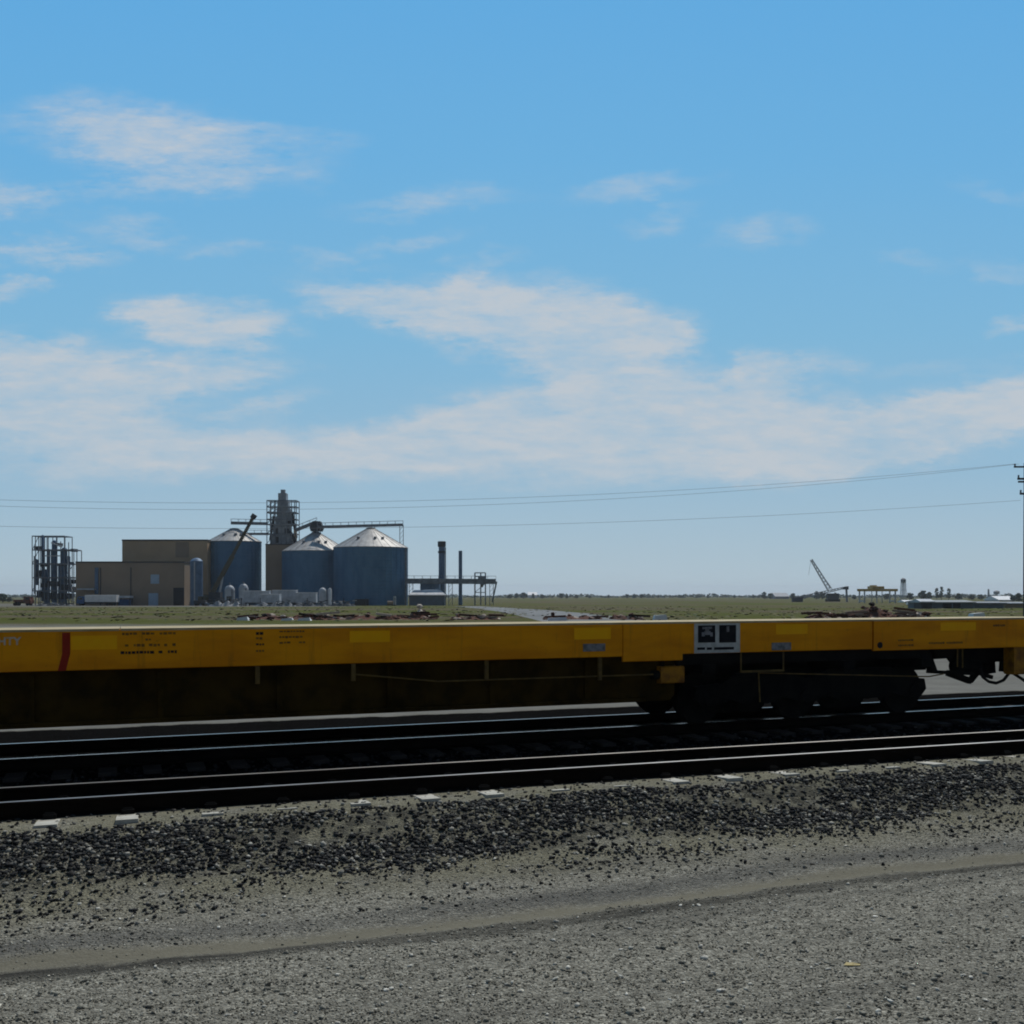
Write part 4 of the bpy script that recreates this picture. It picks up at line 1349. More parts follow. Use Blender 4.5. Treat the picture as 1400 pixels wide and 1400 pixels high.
def round_tank(x, y, rpx, Z, label):
    r = rpx / F * Z
    b = base_z(x, Z)
    t = thing('round_tank', label, 'tank', (W(x, Z), Z, b), 0, 'domed white tanks')
    zc = Hh(y, Z) - b
    MB().lathe([(0, 0), (r * 0.96, 0), (r * 0.96, zc * 0.72)], 24).build('shell', M['offwhite'], t, smooth=True)
    MB().lathe([(r, zc * 0.72)] + [(r * math.cos(a), zc * 0.72 + (zc * 0.28) * math.sin(a)) for a in np.linspace(0.15, 1.4, 8)] + [(0, zc)], 24).build('dome', M['steelpale'], t, smooth=True)
    MB().tube((0, 0, zc - 0.1), (0, 0, zc + 0.7), 0.25, 8).build('top_valve', M['steelgrey'], t)
    MB().bar((r * 0.7, -r * 0.8, 0), (r * 0.7, -r * 0.8, zc * 0.8), 0.4, 0.2).build('ladder', M['steelgrey'], t)
    return t


round_tank(314, 800, 7.0, 314, 'left one of two domed white tanks beside the crane')
round_tank(333, 798, 6.6, 314, 'right one of two domed white tanks, nearer the silos')
t = pthing('vertical_tank', 'stubby grey upright tank at the foot of the middle silo', 'tank', 441, 316)
MB().lathe([(0, 0), (1.25, 0), (1.25, 4.4), (0.9, 5.2), (0.3, 5.6), (0, 5.6)], 20).build('shell', M['steelpale'], t, smooth=True)
MB().bar((1.35, 0, 0), (1.35, 0, 5), 0.3).build('ladder', M['steelgrey'], t)
t = pthing('vertical_tank', 'thin white upright cylinder next to the stubby grey tank', 'tank', 451, 316)
MB().lathe([(0, 0), (0.55, 0), (0.55, 5.0), (0.3, 5.4), (0, 5.5)], 14).build('shell', M['white'], t, smooth=True)
MB().lathe([(0.75, 0), (0.75, 0.3), (0.5, 0.35)], 14).build('base_ring', M['steelgrey'], t)
t = pthing('pump_skid', 'small dark pump set on the gravel at the foot of the right silo', 'pump', 535, 322)
MB().box(-1.6, 1.6, -0.6, 0.6, 0, 0.3).build('skid', M['steeldark'], t)
MB().tube((-1.2, 0, 0.9), (0.6, 0, 0.9), 0.6, 14).build('pump_body', M['tanwall2'], t)
MB().box(0.7, 1.4, -0.4, 0.4, 0.3, 3.0).build('control_box', M['offwhite'], t)

# big crane in the plant
cr_ = pthing('mobile_crane', 'mobile crane with a raised olive boom crossing the leftmost silo', 'crane', 292, 318)
b0 = base_z(292, 318)
MB().bbox(W(276, 318), W(308, 318), 318, 320.6, b0 + 0.9, b0 + 1.9, 0.08).build('carrier', M['steeldark'], cr_)
MB().prism([(W(276, 318), b0 + 1.9), (W(284, 318), b0 + 1.9), (W(284, 318), b0 + 3.6), (W(278, 318), b0 + 3.6)], 318.1, 320.4).build('cab', M['craneyellow'], cr_)
MB().bbox(W(285, 318), W(301, 318), 318.0, 320.6, b0 + 1.95, b0 + 4.2, 0.08).build('slewing_body', M['steeldark'], cr_)
MB().bar(P(289, 813, 319), P(318, 760, 319), 1.2, 1.2).bar(P(316, 763, 319), P(346.5, 706.5, 319), 0.85, 0.85).build('boom', M['craneyellow'], cr_)
MB().bar(P(345, 709, 319), P(348.5, 703.5, 319), 1.0, 1.5).build('boom_head', M['steeldark'], cr_)
MB().bar(P(300, 812, 319), P(305, 785, 319), 0.5).build('lift_cylinder', M['steelpale'], cr_)
for x in (279, 286, 298, 304):
    for d in (318.1, 320.3):
        MB().lathe([(0, -0.15), (0.6, -0.15), (0.6, 0.15), (0, 0.15)], 16, (W(x, 318), d, b0 + 0.6), 'y').build('wheel', M['rubber'], cr_)
place(cr_)
for x, Z, lb_ in ((273, 312, 'dark grey yard loader left of the crane under the blue tank'), (312, 304, 'dark yard loader in front of the domed white tanks')):
    t = pthing('wheel_loader', lb_, 'loader', x, Z)
    MB().bbox(-1.8, 1.6, 0, 1.8, 0.7, 1.7, 0.08).build('body', M['steeldark'], t)
    MB().box(-0.6, 0.6, 0.15, 1.65, 1.7, 2.9).build('cab', M['glass'], t)
    MB().prism([(1.6, 0.2), (2.7, 0.2), (2.6, 0.4), (1.9, 1.1), (1.6, 1.1)], -0.1, 1.9).build('bucket', M['steelgrey'], t)
    wheels(t, [-1.1, 1.0], 0, 0.6, 0, 1.9)
for x0, x1, yt, Z, n_, sd, lb_ in ((286, 330, 814, 300, 60, 21, 'jumble of pale pipes and dark parts on the yard in front of the crane'), (346, 404, 817, 294, 70, 22, 'jumble of pale scrap on the yard in front of the trailers'), (400, 450, 818, 297, 55, 23, 'low jumble of grey scrap below the shortest trailer'), (50, 100, 822, 312, 50, 24, 'low jumble of dark scrap at the foot of the process tower'), (452, 486, 818, 305, 30, 25, 'small scrap jumble at the foot of the right silo')):
    heap('scrap_jumble', x0, x1, yt, Z, lb_, 'scrap heap', n_, sd, 9, mat='yardscrap')
# fence posts at the yard edge
ypost = tag(MB().bar((0, 0, -0.1), (0, 0, 2.4), 0.18).build('fence_post', M['steeldark']), 'thin dark post at the front edge of the plant yard', 'post', 'posts along the plant yard')
for k, x in enumerate((330, 356, 420, 470, 500, 540)):
    o = ypost if k == 0 else ypost.copy()
    if k: COL.objects.link(o)
    o.location = (W(x, 296), 296, base_z(x, 296))


# ------------------------------------------------------------------ right hand distance
def lattice(mb, p, q, w, n, r):
    p, q = Vector(p), Vector(q)
    d = (q - p).normalized()
    e1 = d.cross(Vector((0, 1, 0))).normalized() * (w / 2); e2 = Vector((0, w / 2, 0))
    cs_ = [e1 + e2, e1 - e2, -e1 - e2, -e1 + e2]
    for c in cs_:
        mb.bar(p + c, q + c * 0.5, r)
    for k in range(n):
        a, b = p.lerp(q, k / n), p.lerp(q, (k + 1) / n)
        for i in range(4):
            mb.bar(a + cs_[i] * (1 - 0.5 * k / n), b + cs_[(i + 1) % 4] * (1 - 0.5 * (k + 1) / n), r * 0.7)
    return mb


rc = pthing('crawler_crane', 'distant crane with a thin lattice boom leaning left beyond the field', 'crane', 1135, 600)
b0 = base_z(1135, 600)
lattice(MB(), P(1134, 806, 600), P(1109, 765, 600), 2.0, 9, 0.28).build('lattice_boom', M['steelpale'], rc)  # pale steel colour stands in for haze over the distant boom
MB().bbox(W(1131, 600), W(1146, 600), 598.5, 602, b0 + 1.6, b0 + 4.8, 0.1).build('house', M['steeldark'], rc)
for d in (597.6, 601.8):
    MB().bbox(W(1130, 600), W(1147, 600), d, d + 1.1, b0 - 0.05, b0 + 1.55, 0.3).build('crawler_track', M['rubber'], rc)
MB().bar(P(1143, 812, 600), P(1109.5, 765.5, 600), 0.12).build('pendant_line', M['wire'], rc)
MB().bar(P(1108.5, 766, 600), P(1105.5, 786, 600), 0.12).build('hoist_line', M['wire'], rc)
place(rc)
sc_ = pthing('stacker_conveyor', 'distant sloping stacker conveyor beside the gantry, its raised end on a post', 'conveyor', 1125, 560)
lattice(MB(), P(1086, 819, 560), P(1157, 803, 560), 1.6, 16, 0.3).build('belt_truss', M['steelgrey'], sc_)
MB().bar(P(1157, 803, 560), (W(1158, 560), 560, base_z(1158, 560) - 0.1), 0.9).build('support_post', M['steelgrey'], sc_)
MB().prism([(W(1153, 560), Hh(806, 560)), (W(1159.5, 560), Hh(806, 560)), (W(1159.5, 560), Hh(801.5, 560)), (W(1153, 560), Hh(802.5, 560))], 559, 561.5).build('head_box', M['steeldark'], sc_)
MB().bbox(W(1083, 560), W(1097, 560), 558.8, 561.2, base_z(1090, 560) - 0.1, Hh(816.5, 560), 0.1).build('tail_box', M['steeldark'], sc_)
place(sc_)
gt = pthing('gantry_crane', 'yellow topped gantry crane on pale legs in the distance', 'gantry crane', 1203, 480)
b0 = base_z(1203, 480) - 0.1
fm = MB()
for x in (1182, 1199, 1206, 1224):
    for d in (0, 7):
        fm.bar((W(x, 480), 480 + d, b0), (W(x, 480), 480 + d, Hh(808, 480)), 0.55 if x in (1182, 1224) else 0.3)
for x in (1182, 1224):
    fm.bar((W(x, 480), 480, b0 + 1.0), (W(x, 480), 487, b0 + 1.0), 0.6)
fm.build('leg_frame', M['steelpale'], gt)
MB().bbox(W(1179, 480), W(1227, 480), 479.5, 481, Hh(808.5, 480), Hh(805, 480), 0.1).bbox(W(1179, 480), W(1227, 480), 486, 487.5, Hh(808.5, 480), Hh(805, 480), 0.1).build('main_beam', M['gantry'], gt)
MB().bbox(W(1193, 480), W(1209, 480), 480, 487, Hh(805, 480) + 0.02, Hh(801.5, 480), 0.2).bbox(W(1195, 480), W(1200, 480), 481, 486, Hh(801.5, 480), Hh(800, 480), 0.1).build('trolley', M['gantry'], gt)
MB().bar((W(1201, 480), 483, Hh(805, 480)), (W(1201, 480), 483, Hh(818, 480)), 0.3).build('hoist', M['steelgrey'], gt)
place(gt)


def water_tower(xc, yt, yb, wpx, Z, label, legs=True):
    b = base_z(xc, Z)
    t = thing('water_tower', label, 'water tower', (W(xc, Z), Z, b), 0)
    r = wpx / 2 / F * Z
    z1, z0 = Hh(yt, Z) - b, Hh(yb, Z) - b
    MB().lathe([(0, z0), (r * 0.7, z0 + (z1 - z0) * 0.12), (r, z0 + (z1 - z0) * 0.3), (r, z0 + (z1 - z0) * 0.7), (r * 0.5, z0 + (z1 - z0) * 0.92), (0, z1)], 20).build('tank', M['steelgrey'], t, smooth=True)
    lm = MB()
    for k in range(4):
        a = math.pi / 4 + k * math.pi / 2
        lm.bar((r * 1.3 * math.cos(a), r * 1.3 * math.sin(a), -0.1), (r * 0.85 * math.cos(a), r * 0.85 * math.sin(a), z0 + (z1 - z0) * 0.3), max(0.35, r * 0.1))
    for f in (0.3, 0.65):
        for k in range(4):
            a, a2 = math.pi / 4 + k * math.pi / 2, math.pi / 4 + (k + 1) * math.pi / 2
            rr_ = r * (1.3 - 0.45 * f)
            lm.bar((rr_ * math.cos(a), rr_ * math.sin(a), z0 * f), (rr_ * math.cos(a2), rr_ * math.sin(a2), z0 * f), 0.22)
    lm.build('legs', M['steelpale'], t)
    MB().tube((0, 0, -0.1), (0, 0, z0 + 0.2), r * 0.16, 10).build('riser_pipe', M['steelpale'], t)
    return t


water_tower(1235, 790, 797.5, 7, 560, 'slender water tower with a dark tank right of the gantry')
water_tower(1362.5, 807, 813, 8, 1300, 'small faraway water tower near the right edge of the horizon')
an = pthing('antenna_mast', 'thin mast left of the faraway water tower', 'mast', 1351.5, 1000)
lattice(MB(), (0, 0, -0.1), (0, 0, Hh(805.5, 1000) - base_z(1351, 1000)), 1.4, 8, 0.35).build('mast_lattice', M['steelgrey'], an)
MB().box(-0.5, 0.5, -0.5, 0.5, -0.1, 0.6).build('mast_base', M['steelpale'], an)


def shed(x0, x1, ye, yr, Z, depth, wall, roof, label, dark=None, ridge_x=True):
    xm = (x0 + x1) / 2
    t = pthing('warehouse', label, 'building', xm, Z)
    b = base_z(xm, Z)
    a, c = W(x0, Z) - W(xm, Z), W(x1, Z) - W(xm, Z)
    ze, zr_ = Hh(ye, Z) - b, Hh(yr, Z) - b
    MB().box(a, c, 0, depth, -0.2, ze).build('wall', wall, t)
    e = 0.5
    MB().add([(a - e, -e, ze), (c + e, -e, ze), (c + e, depth + e, ze), (a - e, depth + e, ze), (a - e, depth / 2, zr_), (c + e, depth / 2, zr_),
              (a - e, -e, ze - 0.25), (c + e, -e, ze - 0.25), (c + e, depth + e, ze - 0.25), (a - e, depth + e, ze - 0.25)],
             [(0, 1, 5, 4), (2, 3, 4, 5), (1, 2, 5), (3, 0, 4), (0, 6, 7, 1), (1, 7, 8, 2), (2, 8, 9, 3), (3, 9, 6, 0), (6, 9, 8, 7)]).build('roof', roof, t)
    for dx0, dx1, dy0 in (dark or ()):
        MB().box(W(dx0, Z) - W(xm, Z), W(dx1, Z) - W(xm, Z), -0.06, 0.05, -0.2, Hh(dy0, Z) - b).build('door', M['darkopening'], t)
    return t


shed(1264, 1330, 823, 820.6, 215, 9, M['shedwall'], M['roofpale'], 'long low warehouse with a pale roof and dark doors near the right edge', ((1289, 1301, 824.5), (1303, 1313, 824.5)))
shed(1260, 1274, 822.2, 819, 210, 4, M['steeldark'], M['offwhite'], 'small dark shed with a whitish roof at the left end of the warehouse')
shed(1332, 1372, 824, 822.6, 222, 7, M['shedwall'], M['steelgrey'], 'flat grey shed right of the warehouse')
shed(1366, 1389, 820, 815, 640, 20, M['white'], M['white'], 'white building under the faraway water tower')
shed(1374, 1404, 824.6, 823, 228, 7, M['tanwall2'], M['steelgrey'], 'low brown shed at the right edge before the white building')
shed(1238, 1252, 823, 820.5, 520, 10, M['offwhite'], M['white'], 'tiny white shed at the foot of the slender water tower')
shed(722, 734, 813.5, 809.5, 1400, 20, M['white'], M['white'], 'tiny white shed among the trees in the middle of the horizon')
shed(1060, 1079, 815.5, 810.5, 1100, 24, M['shedwall'], M['steelgrey'], 'blocky grey blue barn left of the stacker conveyor')
tr = pthing('car', 'white car parked in the open left of the warehouse', 'car', 1251, 310)
MB().prism([(-2.1, 0.35), (2.1, 0.35), (2.1, 0.85), (1.2, 0.95), (0.7, 1.45), (-0.9, 1.45), (-1.6, 0.95), (-2.1, 0.9)], 0, 1.7).build('body', M['white'], tr)
wheels(tr, [-1.3, 1.3], 0, 0.33, 0, 1.8)

# ------------------------------------------------------------------ trees along the horizon
def tree_proto(seed, h, w, leaf, tall=False):
    rr = np.random.default_rng(seed)
    t = thing('tree', 'far tree', 'tree', (0, 0, 0), 0, 'scattered trees along the horizon')
    tk = MB().tube((0, 0, -0.2), (0, 0, h * 0.55), w * 0.06, 7, w * 0.03)
    for k in range(5):
        a = rr.uniform(0, 6.28)
        tk.tube((0, 0, h * rr.uniform(0.25, 0.5)), (w * 0.3 * math.cos(a), w * 0.3 * math.sin(a), h * rr.uniform(0.55, 0.8)), w * 0.03, 5, w * 0.01)
    tk.build('trunk', M['bark'], t)
    mb = MB()
    nc = 26
    cl = []
    for k in range(nc):
        zf = rr.uniform(0.18, 0.95)
        rad = w * 0.5 * math.sin(math.pi * min(1, zf * 0.9 + 0.1)) ** (0.7)
        a = rr.uniform(0, 6.28)
        q = rr.uniform(0.2, 0.85)
        cl.append((rad * q * math.cos(a), rad * q * math.sin(a), zf * h, rr.uniform(0.12, 0.24) * w))
    for cx, cy, cz_, cr in cl:
        for j in range(34):
            d = rr.normal(0, 1, 3); d /= np.linalg.norm(d)
            p = np.array([cx, cy, cz_]) + d * cr * rr.uniform(0.3, 1.0) * np.array([1, 1, 0.8])
            if p[2] > h: p[2] = h - 0.1
            sz = rr.uniform(0.05, 0.10) * w
            e1 = rr.normal(0, 1, 3); e1 /= np.linalg.norm(e1)
            e2 = np.cross(d, e1); e2 /= max(np.linalg.norm(e2), 1e-6)
            mb.add([p - e1 * sz, p + e2 * sz * 0.8, p + e1 * sz, p - e2 * sz * 0.8], [(0, 1, 2, 3)])
    mb.build('crown', M[leaf], t)
    return t


protos = [tree_proto(1, 9, 8, 'leaf_dark'), tree_proto(2, 8, 10, 'leaf_dark'), tree_proto(3, 13, 5.5, 'leaf_pale'), tree_proto(4, 7, 9, 'leaf_pale')]
used = [False] * 4
TL = [  # x, top row, depth, proto, label
    (4, 812, 520, 1, 'dark bushy tree at the extreme left edge of the horizon'),
    (13, 816.5, 560, 3, 'low pale tree second from the left edge of the horizon'),
    (697, 812.5, 1100, 1, 'dark tree at the left end of the clump right of the stacks'),
    (706, 811, 1150, 0, 'dark round tree second in the clump right of the stacks'),
    (716, 810.5, 1120, 1, 'wide dark tree in the middle of the clump right of the stacks'),
    (729, 811.5, 1160, 0, 'dark tree before the tiny white shed on the horizon'),
    (742, 813.5, 1200, 3, 'pale low tree just right of the tiny white shed'),
    (767, 811.5, 1150, 1, 'dark wide tree standing alone right of the clump'),
    (775, 812.5, 1180, 0, 'smaller dark tree touching the lone wide one'),
    (788, 813, 1250, 3, 'pale low tree in the open middle of the horizon'),
    (806, 814, 1300, 3, 'tiny pale tree in the bare middle stretch of the horizon'),
    (832, 813.5, 1300, 1, 'faint dark tree left of the row above the pale block'),
    (857, 812.5, 1200, 1, 'dark tree opening the row above the pale block'),
    (867, 812, 1180, 0, 'dark round tree central in the row above the pale block'),
    (877, 812.5, 1220, 1, 'dark tree closing the row above the pale block'),
    (900, 814, 1400, 3, 'small pale tree right of the row above the pale block'),
    (933, 814, 1400, 1, 'small dark tree above the left edge of the stencil board'),
    (968, 814.2, 1400, 3, 'small pale tree above the stencil board'),
    (1004, 813.5, 1350, 1, 'small dark tree above the right edge of the stencil board'),
    (1030, 813, 1300, 0, 'dark tree left of the pair by the grey barn'),
    (1045, 809.5, 1000, 0, 'dark upright tree left of the grey barn'),
    (1053, 811.5, 1050, 1, 'dark tree touching the grey barn'),
    (1084, 811.5, 1050, 1, 'dark tree right of the grey barn'),
    (1100, 813, 1100, 3, 'pale low tree under the tip of the leaning boom'),
    (1116, 808.5, 900, 0, 'dark tree behind the stacker conveyor'),
    (1124, 810, 950, 1, 'wide dark tree behind the crane boom foot'),
    (1142, 810.5, 900, 0, 'dark tree behind the raised end of the stacker conveyor'),
    (1168, 813.5, 900, 1, 'low dark tree between stacker conveyor and gantry'),
    (1213, 812, 900, 3, 'pale tree seen through the legs of the gantry'),
    (1244, 811, 800, 1, 'dark tree at the foot of the slender water tower'),
    (1262, 808, 760, 3, 'pale tree left of the tall poplars'),
    (1270, 809.5, 780, 0, 'dark tree filling the gap left of the poplars'),
    (1281, 803.5, 740, 2, 'pale tall poplar on the left of the poplar group'),
    (1287, 801.5, 745, 2, 'tallest pale poplar, in the middle of the group'),
    (1297, 804, 750, 2, 'narrow pale poplar standing apart on the right of the group'),
    (1311, 811.5, 800, 1, 'dark low tree right of the poplars'),
    (1328, 812.5, 850, 3, 'pale low tree behind the warehouse roof'),
    (1341, 813, 850, 1, 'dark tree behind the flat grey shed'),
    (1393, 811, 560, 0, 'dark tree at the right edge beside the utility pole'),
    (1385, 814, 600, 1, 'low dark tree right of the white building'),
]
for x, y, Z, k, lb_ in TL:
    o = protos[k] if not used[k] else copy_tree(protos[k])
    used[k] = True
    b = base_z(x, Z)
    h0 = (9, 8, 13, 7)[k]
    o.location = (W(x, Z), Z, b)
    sc2 = (Hh(y, Z) - b) / h0
    wide = 1.0 if k == 2 else min(1.0, 11.0 / sc2 / h0) if sc2 * h0 > 14 else 1.0
    o.scale = (sc2 * wide, sc2 * wide, sc2)
    o.rotation_euler[2] = rng.uniform(0, 6.28)
    o['label'] = lb_

# far woods: one low band nobody could count
def woods():
    rr = np.random.default_rng(5)
    mb = MB()
    for i in range(5200):
        Z = rr.uniform(1500, 2600)
        x = rr.uniform(-150, 1560)
        hgt = (1.6 + 1.6 * math.sin(x * 0.021) * math.sin(x * 0.053 + 1) + rr.uniform(0, 1.5)) * Z / F * 1.1
        X = W(x, Z); b = float(gz(X, Z))
        z = b + rr.uniform(0, max(hgt, 1.0))
        sz = rr.uniform(1.2, 2.6)
        d = rr.normal(0, 1, 3); d /= np.linalg.norm(d)
        e1 = np.cross(d, [0, 0, 1]); e1 /= np.linalg.norm(e1); e2 = np.cross(d, e1)
        p = np.array([X, Z, z])
        mb.add([p - e1 * sz * 1.6, p + e2 * sz, p + e1 * sz * 1.6, p - e2 * sz], [(0, 1, 2, 3)])
    me = bpy.data.meshes.new('far_woods'); me.from_pydata(mb.v, [], mb.f); me.materials.append(M['leaf_dark'])
    o = bpy.data.objects.new('far_woods', me); COL.objects.link(o)
    tag(o, 'thin dark band of far woods along the flat horizon', 'woods', kind='stuff')


woods()

# field tussocks: ground cover
def tussocks():
    n = 1300
    rr = np.random.default_rng(9)
    Yt = 90 + 190 * rr.random(n) ** 1.2
    xt = rr.uniform(-120, 1520, n)
    Xt = (xt - HX) / F * Yt
    keep = ~((Yt > 255) & (Xt < -45))
    Xt, Yt = Xt[keep], Yt[keep]
    zt2 = gz(Xt, Yt)
    mb = MB()
    vs, fs = [], []
    for X, Y, z in zip(Xt, Yt, zt2):
        for k in range(3):
            a = rr.uniform(0, 6.28); w = rr.uniform(0.15, 0.45); h = rr.uniform(0.02, 0.08)
            o = len(vs)
            cx, cy = X + rr.normal(0, 0.4), Y + rr.normal(0, 0.4)
            ca, sa = math.cos(a) * w, math.sin(a) * w
            t1, t2 = rr.uniform(-0.08, 0.08), rr.uniform(-0.08, 0.08)
            vs += [(cx - ca, cy - sa, z + h - t1), (cx + sa * 0.6, cy - ca * 0.6, z + h - t2), (cx + ca, cy + sa, z + h + t1), (cx - sa * 0.6, cy + ca * 0.6, z + h + t2)]
            fs.append((o, o + 1, o + 2, o + 3))
    me = bpy.data.meshes.new('field_grass'); me.from_pydata(vs, [], fs)
    me.materials.append(leaf_mat('field_grass_blades', (0.045, 0.065, 0.018), (0.17, 0.15, 0.075)))
    o = bpy.data.objects.new('field_grass', me); COL.objects.link(o)
    tag(o, 'tufts of green and dry grass over the field beyond the railcar', 'grass', kind='stuff')


tussocks()

# ------------------------------------------------------------------ power line
PZd = 86.0
pole_top = P(1402.0, 633, PZd)
pb = float(gz(pole_top.x, PZd))


def make_pole(loc, label):
    H = pole_top.z - pb
    t = thing('utility_pole', label, 'utility pole', loc, 0, 'poles of the power line')
    MB().tube((0, 0, -0.3), (0, 0, H), 0.20, 14, 0.13).build('pole', M['pole'], t, smooth=True)
    for z, l, tk in ((H - 0.35, 1.05, 0.13), (H - 1.35, 0.75, 0.16), (H - 1.60, 0.70, 0.14), (H - 2.60, 0.55, 0.16)):
        MB().bar((-l, -0.2, z), (l, -0.2, z), tk, tk).build('crossarm', M['pole'], t)
    for z, l in ((H - 0.35, 0.98), (H - 1.30, 0.68), (H - 2.55, 0.5)):
        for sg in (-1, 1):
            MB().lathe([(0, 0.28), (0.05, 0.27), (0.09, 0.18), (0.05, 0.12), (0.09, 0.06), (0.03, 0.0)], 10, (sg * l, -0.2, z)).build('insulator', M['porcelain'], t)
    MB().tube((0.05, -0.36, H - 2.1), (0.05, -0.36, H - 1.1), 0.18, 12).build('transformer', M['steeldark'], t)
    return t


make_pole((pole_top.x, PZd, pb), 'weathered utility pole with crossarms cut by the right edge of the photo')
XL = -92.0
pl2 = make_pole((XL, PZd - 4, float(gz(XL, PZd - 4))), 'second pole of the power line, standing out of view on the left')
H_ = pole_top.z - pb
zl2 = float(gz(XL, PZd - 4))


def wire(dx, zoff, sag, lab, r=0.012):
    a = Vector((pole_top.x + dx, PZd - 0.2, pb + H_ + zoff))
    b = Vector((XL + dx, PZd - 4.2, zl2 + H_ + zoff))
    pts = []
    n = 48
    for i in range(n + 1):
        t = i / n
        p = a.lerp(b, t)
        p.z -= sag * 4 * t * (1 - t)
        pts.append(p)
    o = MB().path(pts, r, 5).build('power_wire', M['wire'])
    tag(o, lab, 'wire', 'wires of the power line')


wire(-0.98, -0.10, 3.45, 'topmost thin wire leaving the left tip of the top crossarm')
wire(-0.62, -0.10, 4.0, 'second wire from the top, sagging close under the topmost one')
wire(-0.5, -3.15, 2.5, 'lowest wire, hanging well below the other two')

# yellow scrap on the road
yl = MB()
c = P(1163, 1321, 1400 * 2.6 / (1321 - HY))
yl.add([(c.x - 0.05, c.y, 0.008), (c.x + 0.0, c.y - 0.02, 0.014), (c.x + 0.02, c.y + 0.015, 0.022), (c.x - 0.02, c.y + 0.03, 0.018), (c.x + 0.075, c.y + 0.02, 0.008), (c.x + 0.06, c.y - 0.012, 0.012)], [(0, 1, 2, 3), (1, 5, 4, 2)])
M['yellowscrap'] = surf('yellow_scrap', (0.44, 0.34, 0.12), (0.38, 0.32, 0.18), rough=0.7, scale=20)
o = yl.build('paper_scrap', M['yellowscrap'])
sm = o.modifiers.new('thick', 'SOLIDIFY'); sm.thickness = 0.003
tag(o, 'crumpled yellow scrap lying on the gravel at the lower right', 'litter')

# ------------------------------------------------------------------ light, sky, camera
SUN_EL, SUN_AZ = 54.0, 20.0       # azimuth from +Y towards +X
sun = bpy.data.lights.new('sun', 'SUN')
sun.energy = 3.0
sun.angle = R(0.53)
sun.color = (1.0, 0.95, 0.87)
so = bpy.data.objects.new('sun', sun); COL.objects.link(so)
dirv = Vector((math.sin(R(SUN_AZ)) * math.cos(R(SUN_EL)), math.cos(R(SUN_AZ)) * math.cos(R(SUN_EL)), math.sin(R(SUN_EL))))
so.rotation_euler = dirv.to_track_quat('Z', 'Y').to_euler()

world = bpy.data.worlds.new('World')
scene.world = world
world.use_nodes = True
wn, wl = world.node_tree.nodes, world.node_tree.links
wn.clear()
out = wn.new('ShaderNodeOutputWorld'); bg = wn.new('ShaderNodeBackground')
wl.new(bg.outputs[0], out.inputs[0])
sky = wn.new('ShaderNodeTexSky')
sky.sky_type = 'NISHITA'
sky.sun_disc = False
sky.sun_elevation = R(SUN_EL)
sky.sun_rotation = R(SUN_AZ)
sky.air_density = 1.0; sky.dust_density = 0.6; sky.ozone_density = 1.5
SKYS = 0.05
bg.inputs[1].default_value = SKYS
tc = wn.new('ShaderNodeTexCoord')
sp_ = wn.new('ShaderNodeSeparateXYZ'); wl.new(tc.outputs['Generated'], sp_.inputs[0])
yy = math_node(wn, wl, 'MAXIMUM', sp_.outputs[1], 0.08)
uu = math_node(wn, wl, 'DIVIDE', sp_.outputs[0], yy)
vv = math_node(wn, wl, 'DIVIDE', sp_.outputs[2], yy)
uv = wn.new('ShaderNodeCombineXYZ'); wl.new(uu, uv.inputs[0]); wl.new(vv, uv.inputs[1])


def wnoise(scale, detail, rough, sx, sy, rot=0.0, off=(0, 0, 0)):
    mp = wn.new('ShaderNodeMapping')
    mp.inputs['Scale'].default_value = (sx, sy, 1); mp.inputs['Rotation'].default_value = (0, 0, rot); mp.inputs['Location'].default_value = off
    wl.new(uv.outputs[0], mp.inputs[0])
    n = wn.new('ShaderNodeTexNoise')
    n.inputs['Scale'].default_value = scale; n.inputs['Detail'].default_value = detail; n.inputs['Roughness'].default_value = rough
    wl.new(mp.outputs[0], n.inputs[0])
    return n


wz = wnoise(7.0, 4, 0.55, 1.0, 2.0, 0.1)
wz2 = wnoise(24.0, 6, 0.65, 1.0, 2.4, -0.1, (5, 2, 0))
ws = wn.new('ShaderNodeVectorMath'); ws.operation = 'SUBTRACT'; wl.new(wz.outputs['Color'], ws.inputs[0]); ws.inputs[1].default_value = (0.5, 0.5, 0.5)
wm = wn.new('ShaderNodeVectorMath'); wm.operation = 'MULTIPLY'; wl.new(ws.outputs[0], wm.inputs[0]); wm.inputs[1].default_value = (0.11, 0.05, 0)
ws2 = wn.new('ShaderNodeVectorMath'); ws2.operation = 'SUBTRACT'; wl.new(wz2.outputs['Color'], ws2.inputs[0]); ws2.inputs[1].default_value = (0.5, 0.5, 0.5)
wm2 = wn.new('ShaderNodeVectorMath'); wm2.operation = 'MULTIPLY'; wl.new(ws2.outputs[0], wm2.inputs[0]); wm2.inputs[1].default_value = (0.10, 0.03, 0)
wa0 = wn.new('ShaderNodeVectorMath'); wa0.operation = 'ADD'; wl.new(wm2.outputs[0], wa0.inputs[0]); wl.new(wm.outputs[0], wa0.inputs[1])
wa = wn.new('ShaderNodeVectorMath'); wa.operation = 'ADD'; wl.new(uv.outputs[0], wa.inputs[0]); wl.new(wa0.outputs[0], wa.inputs[1])
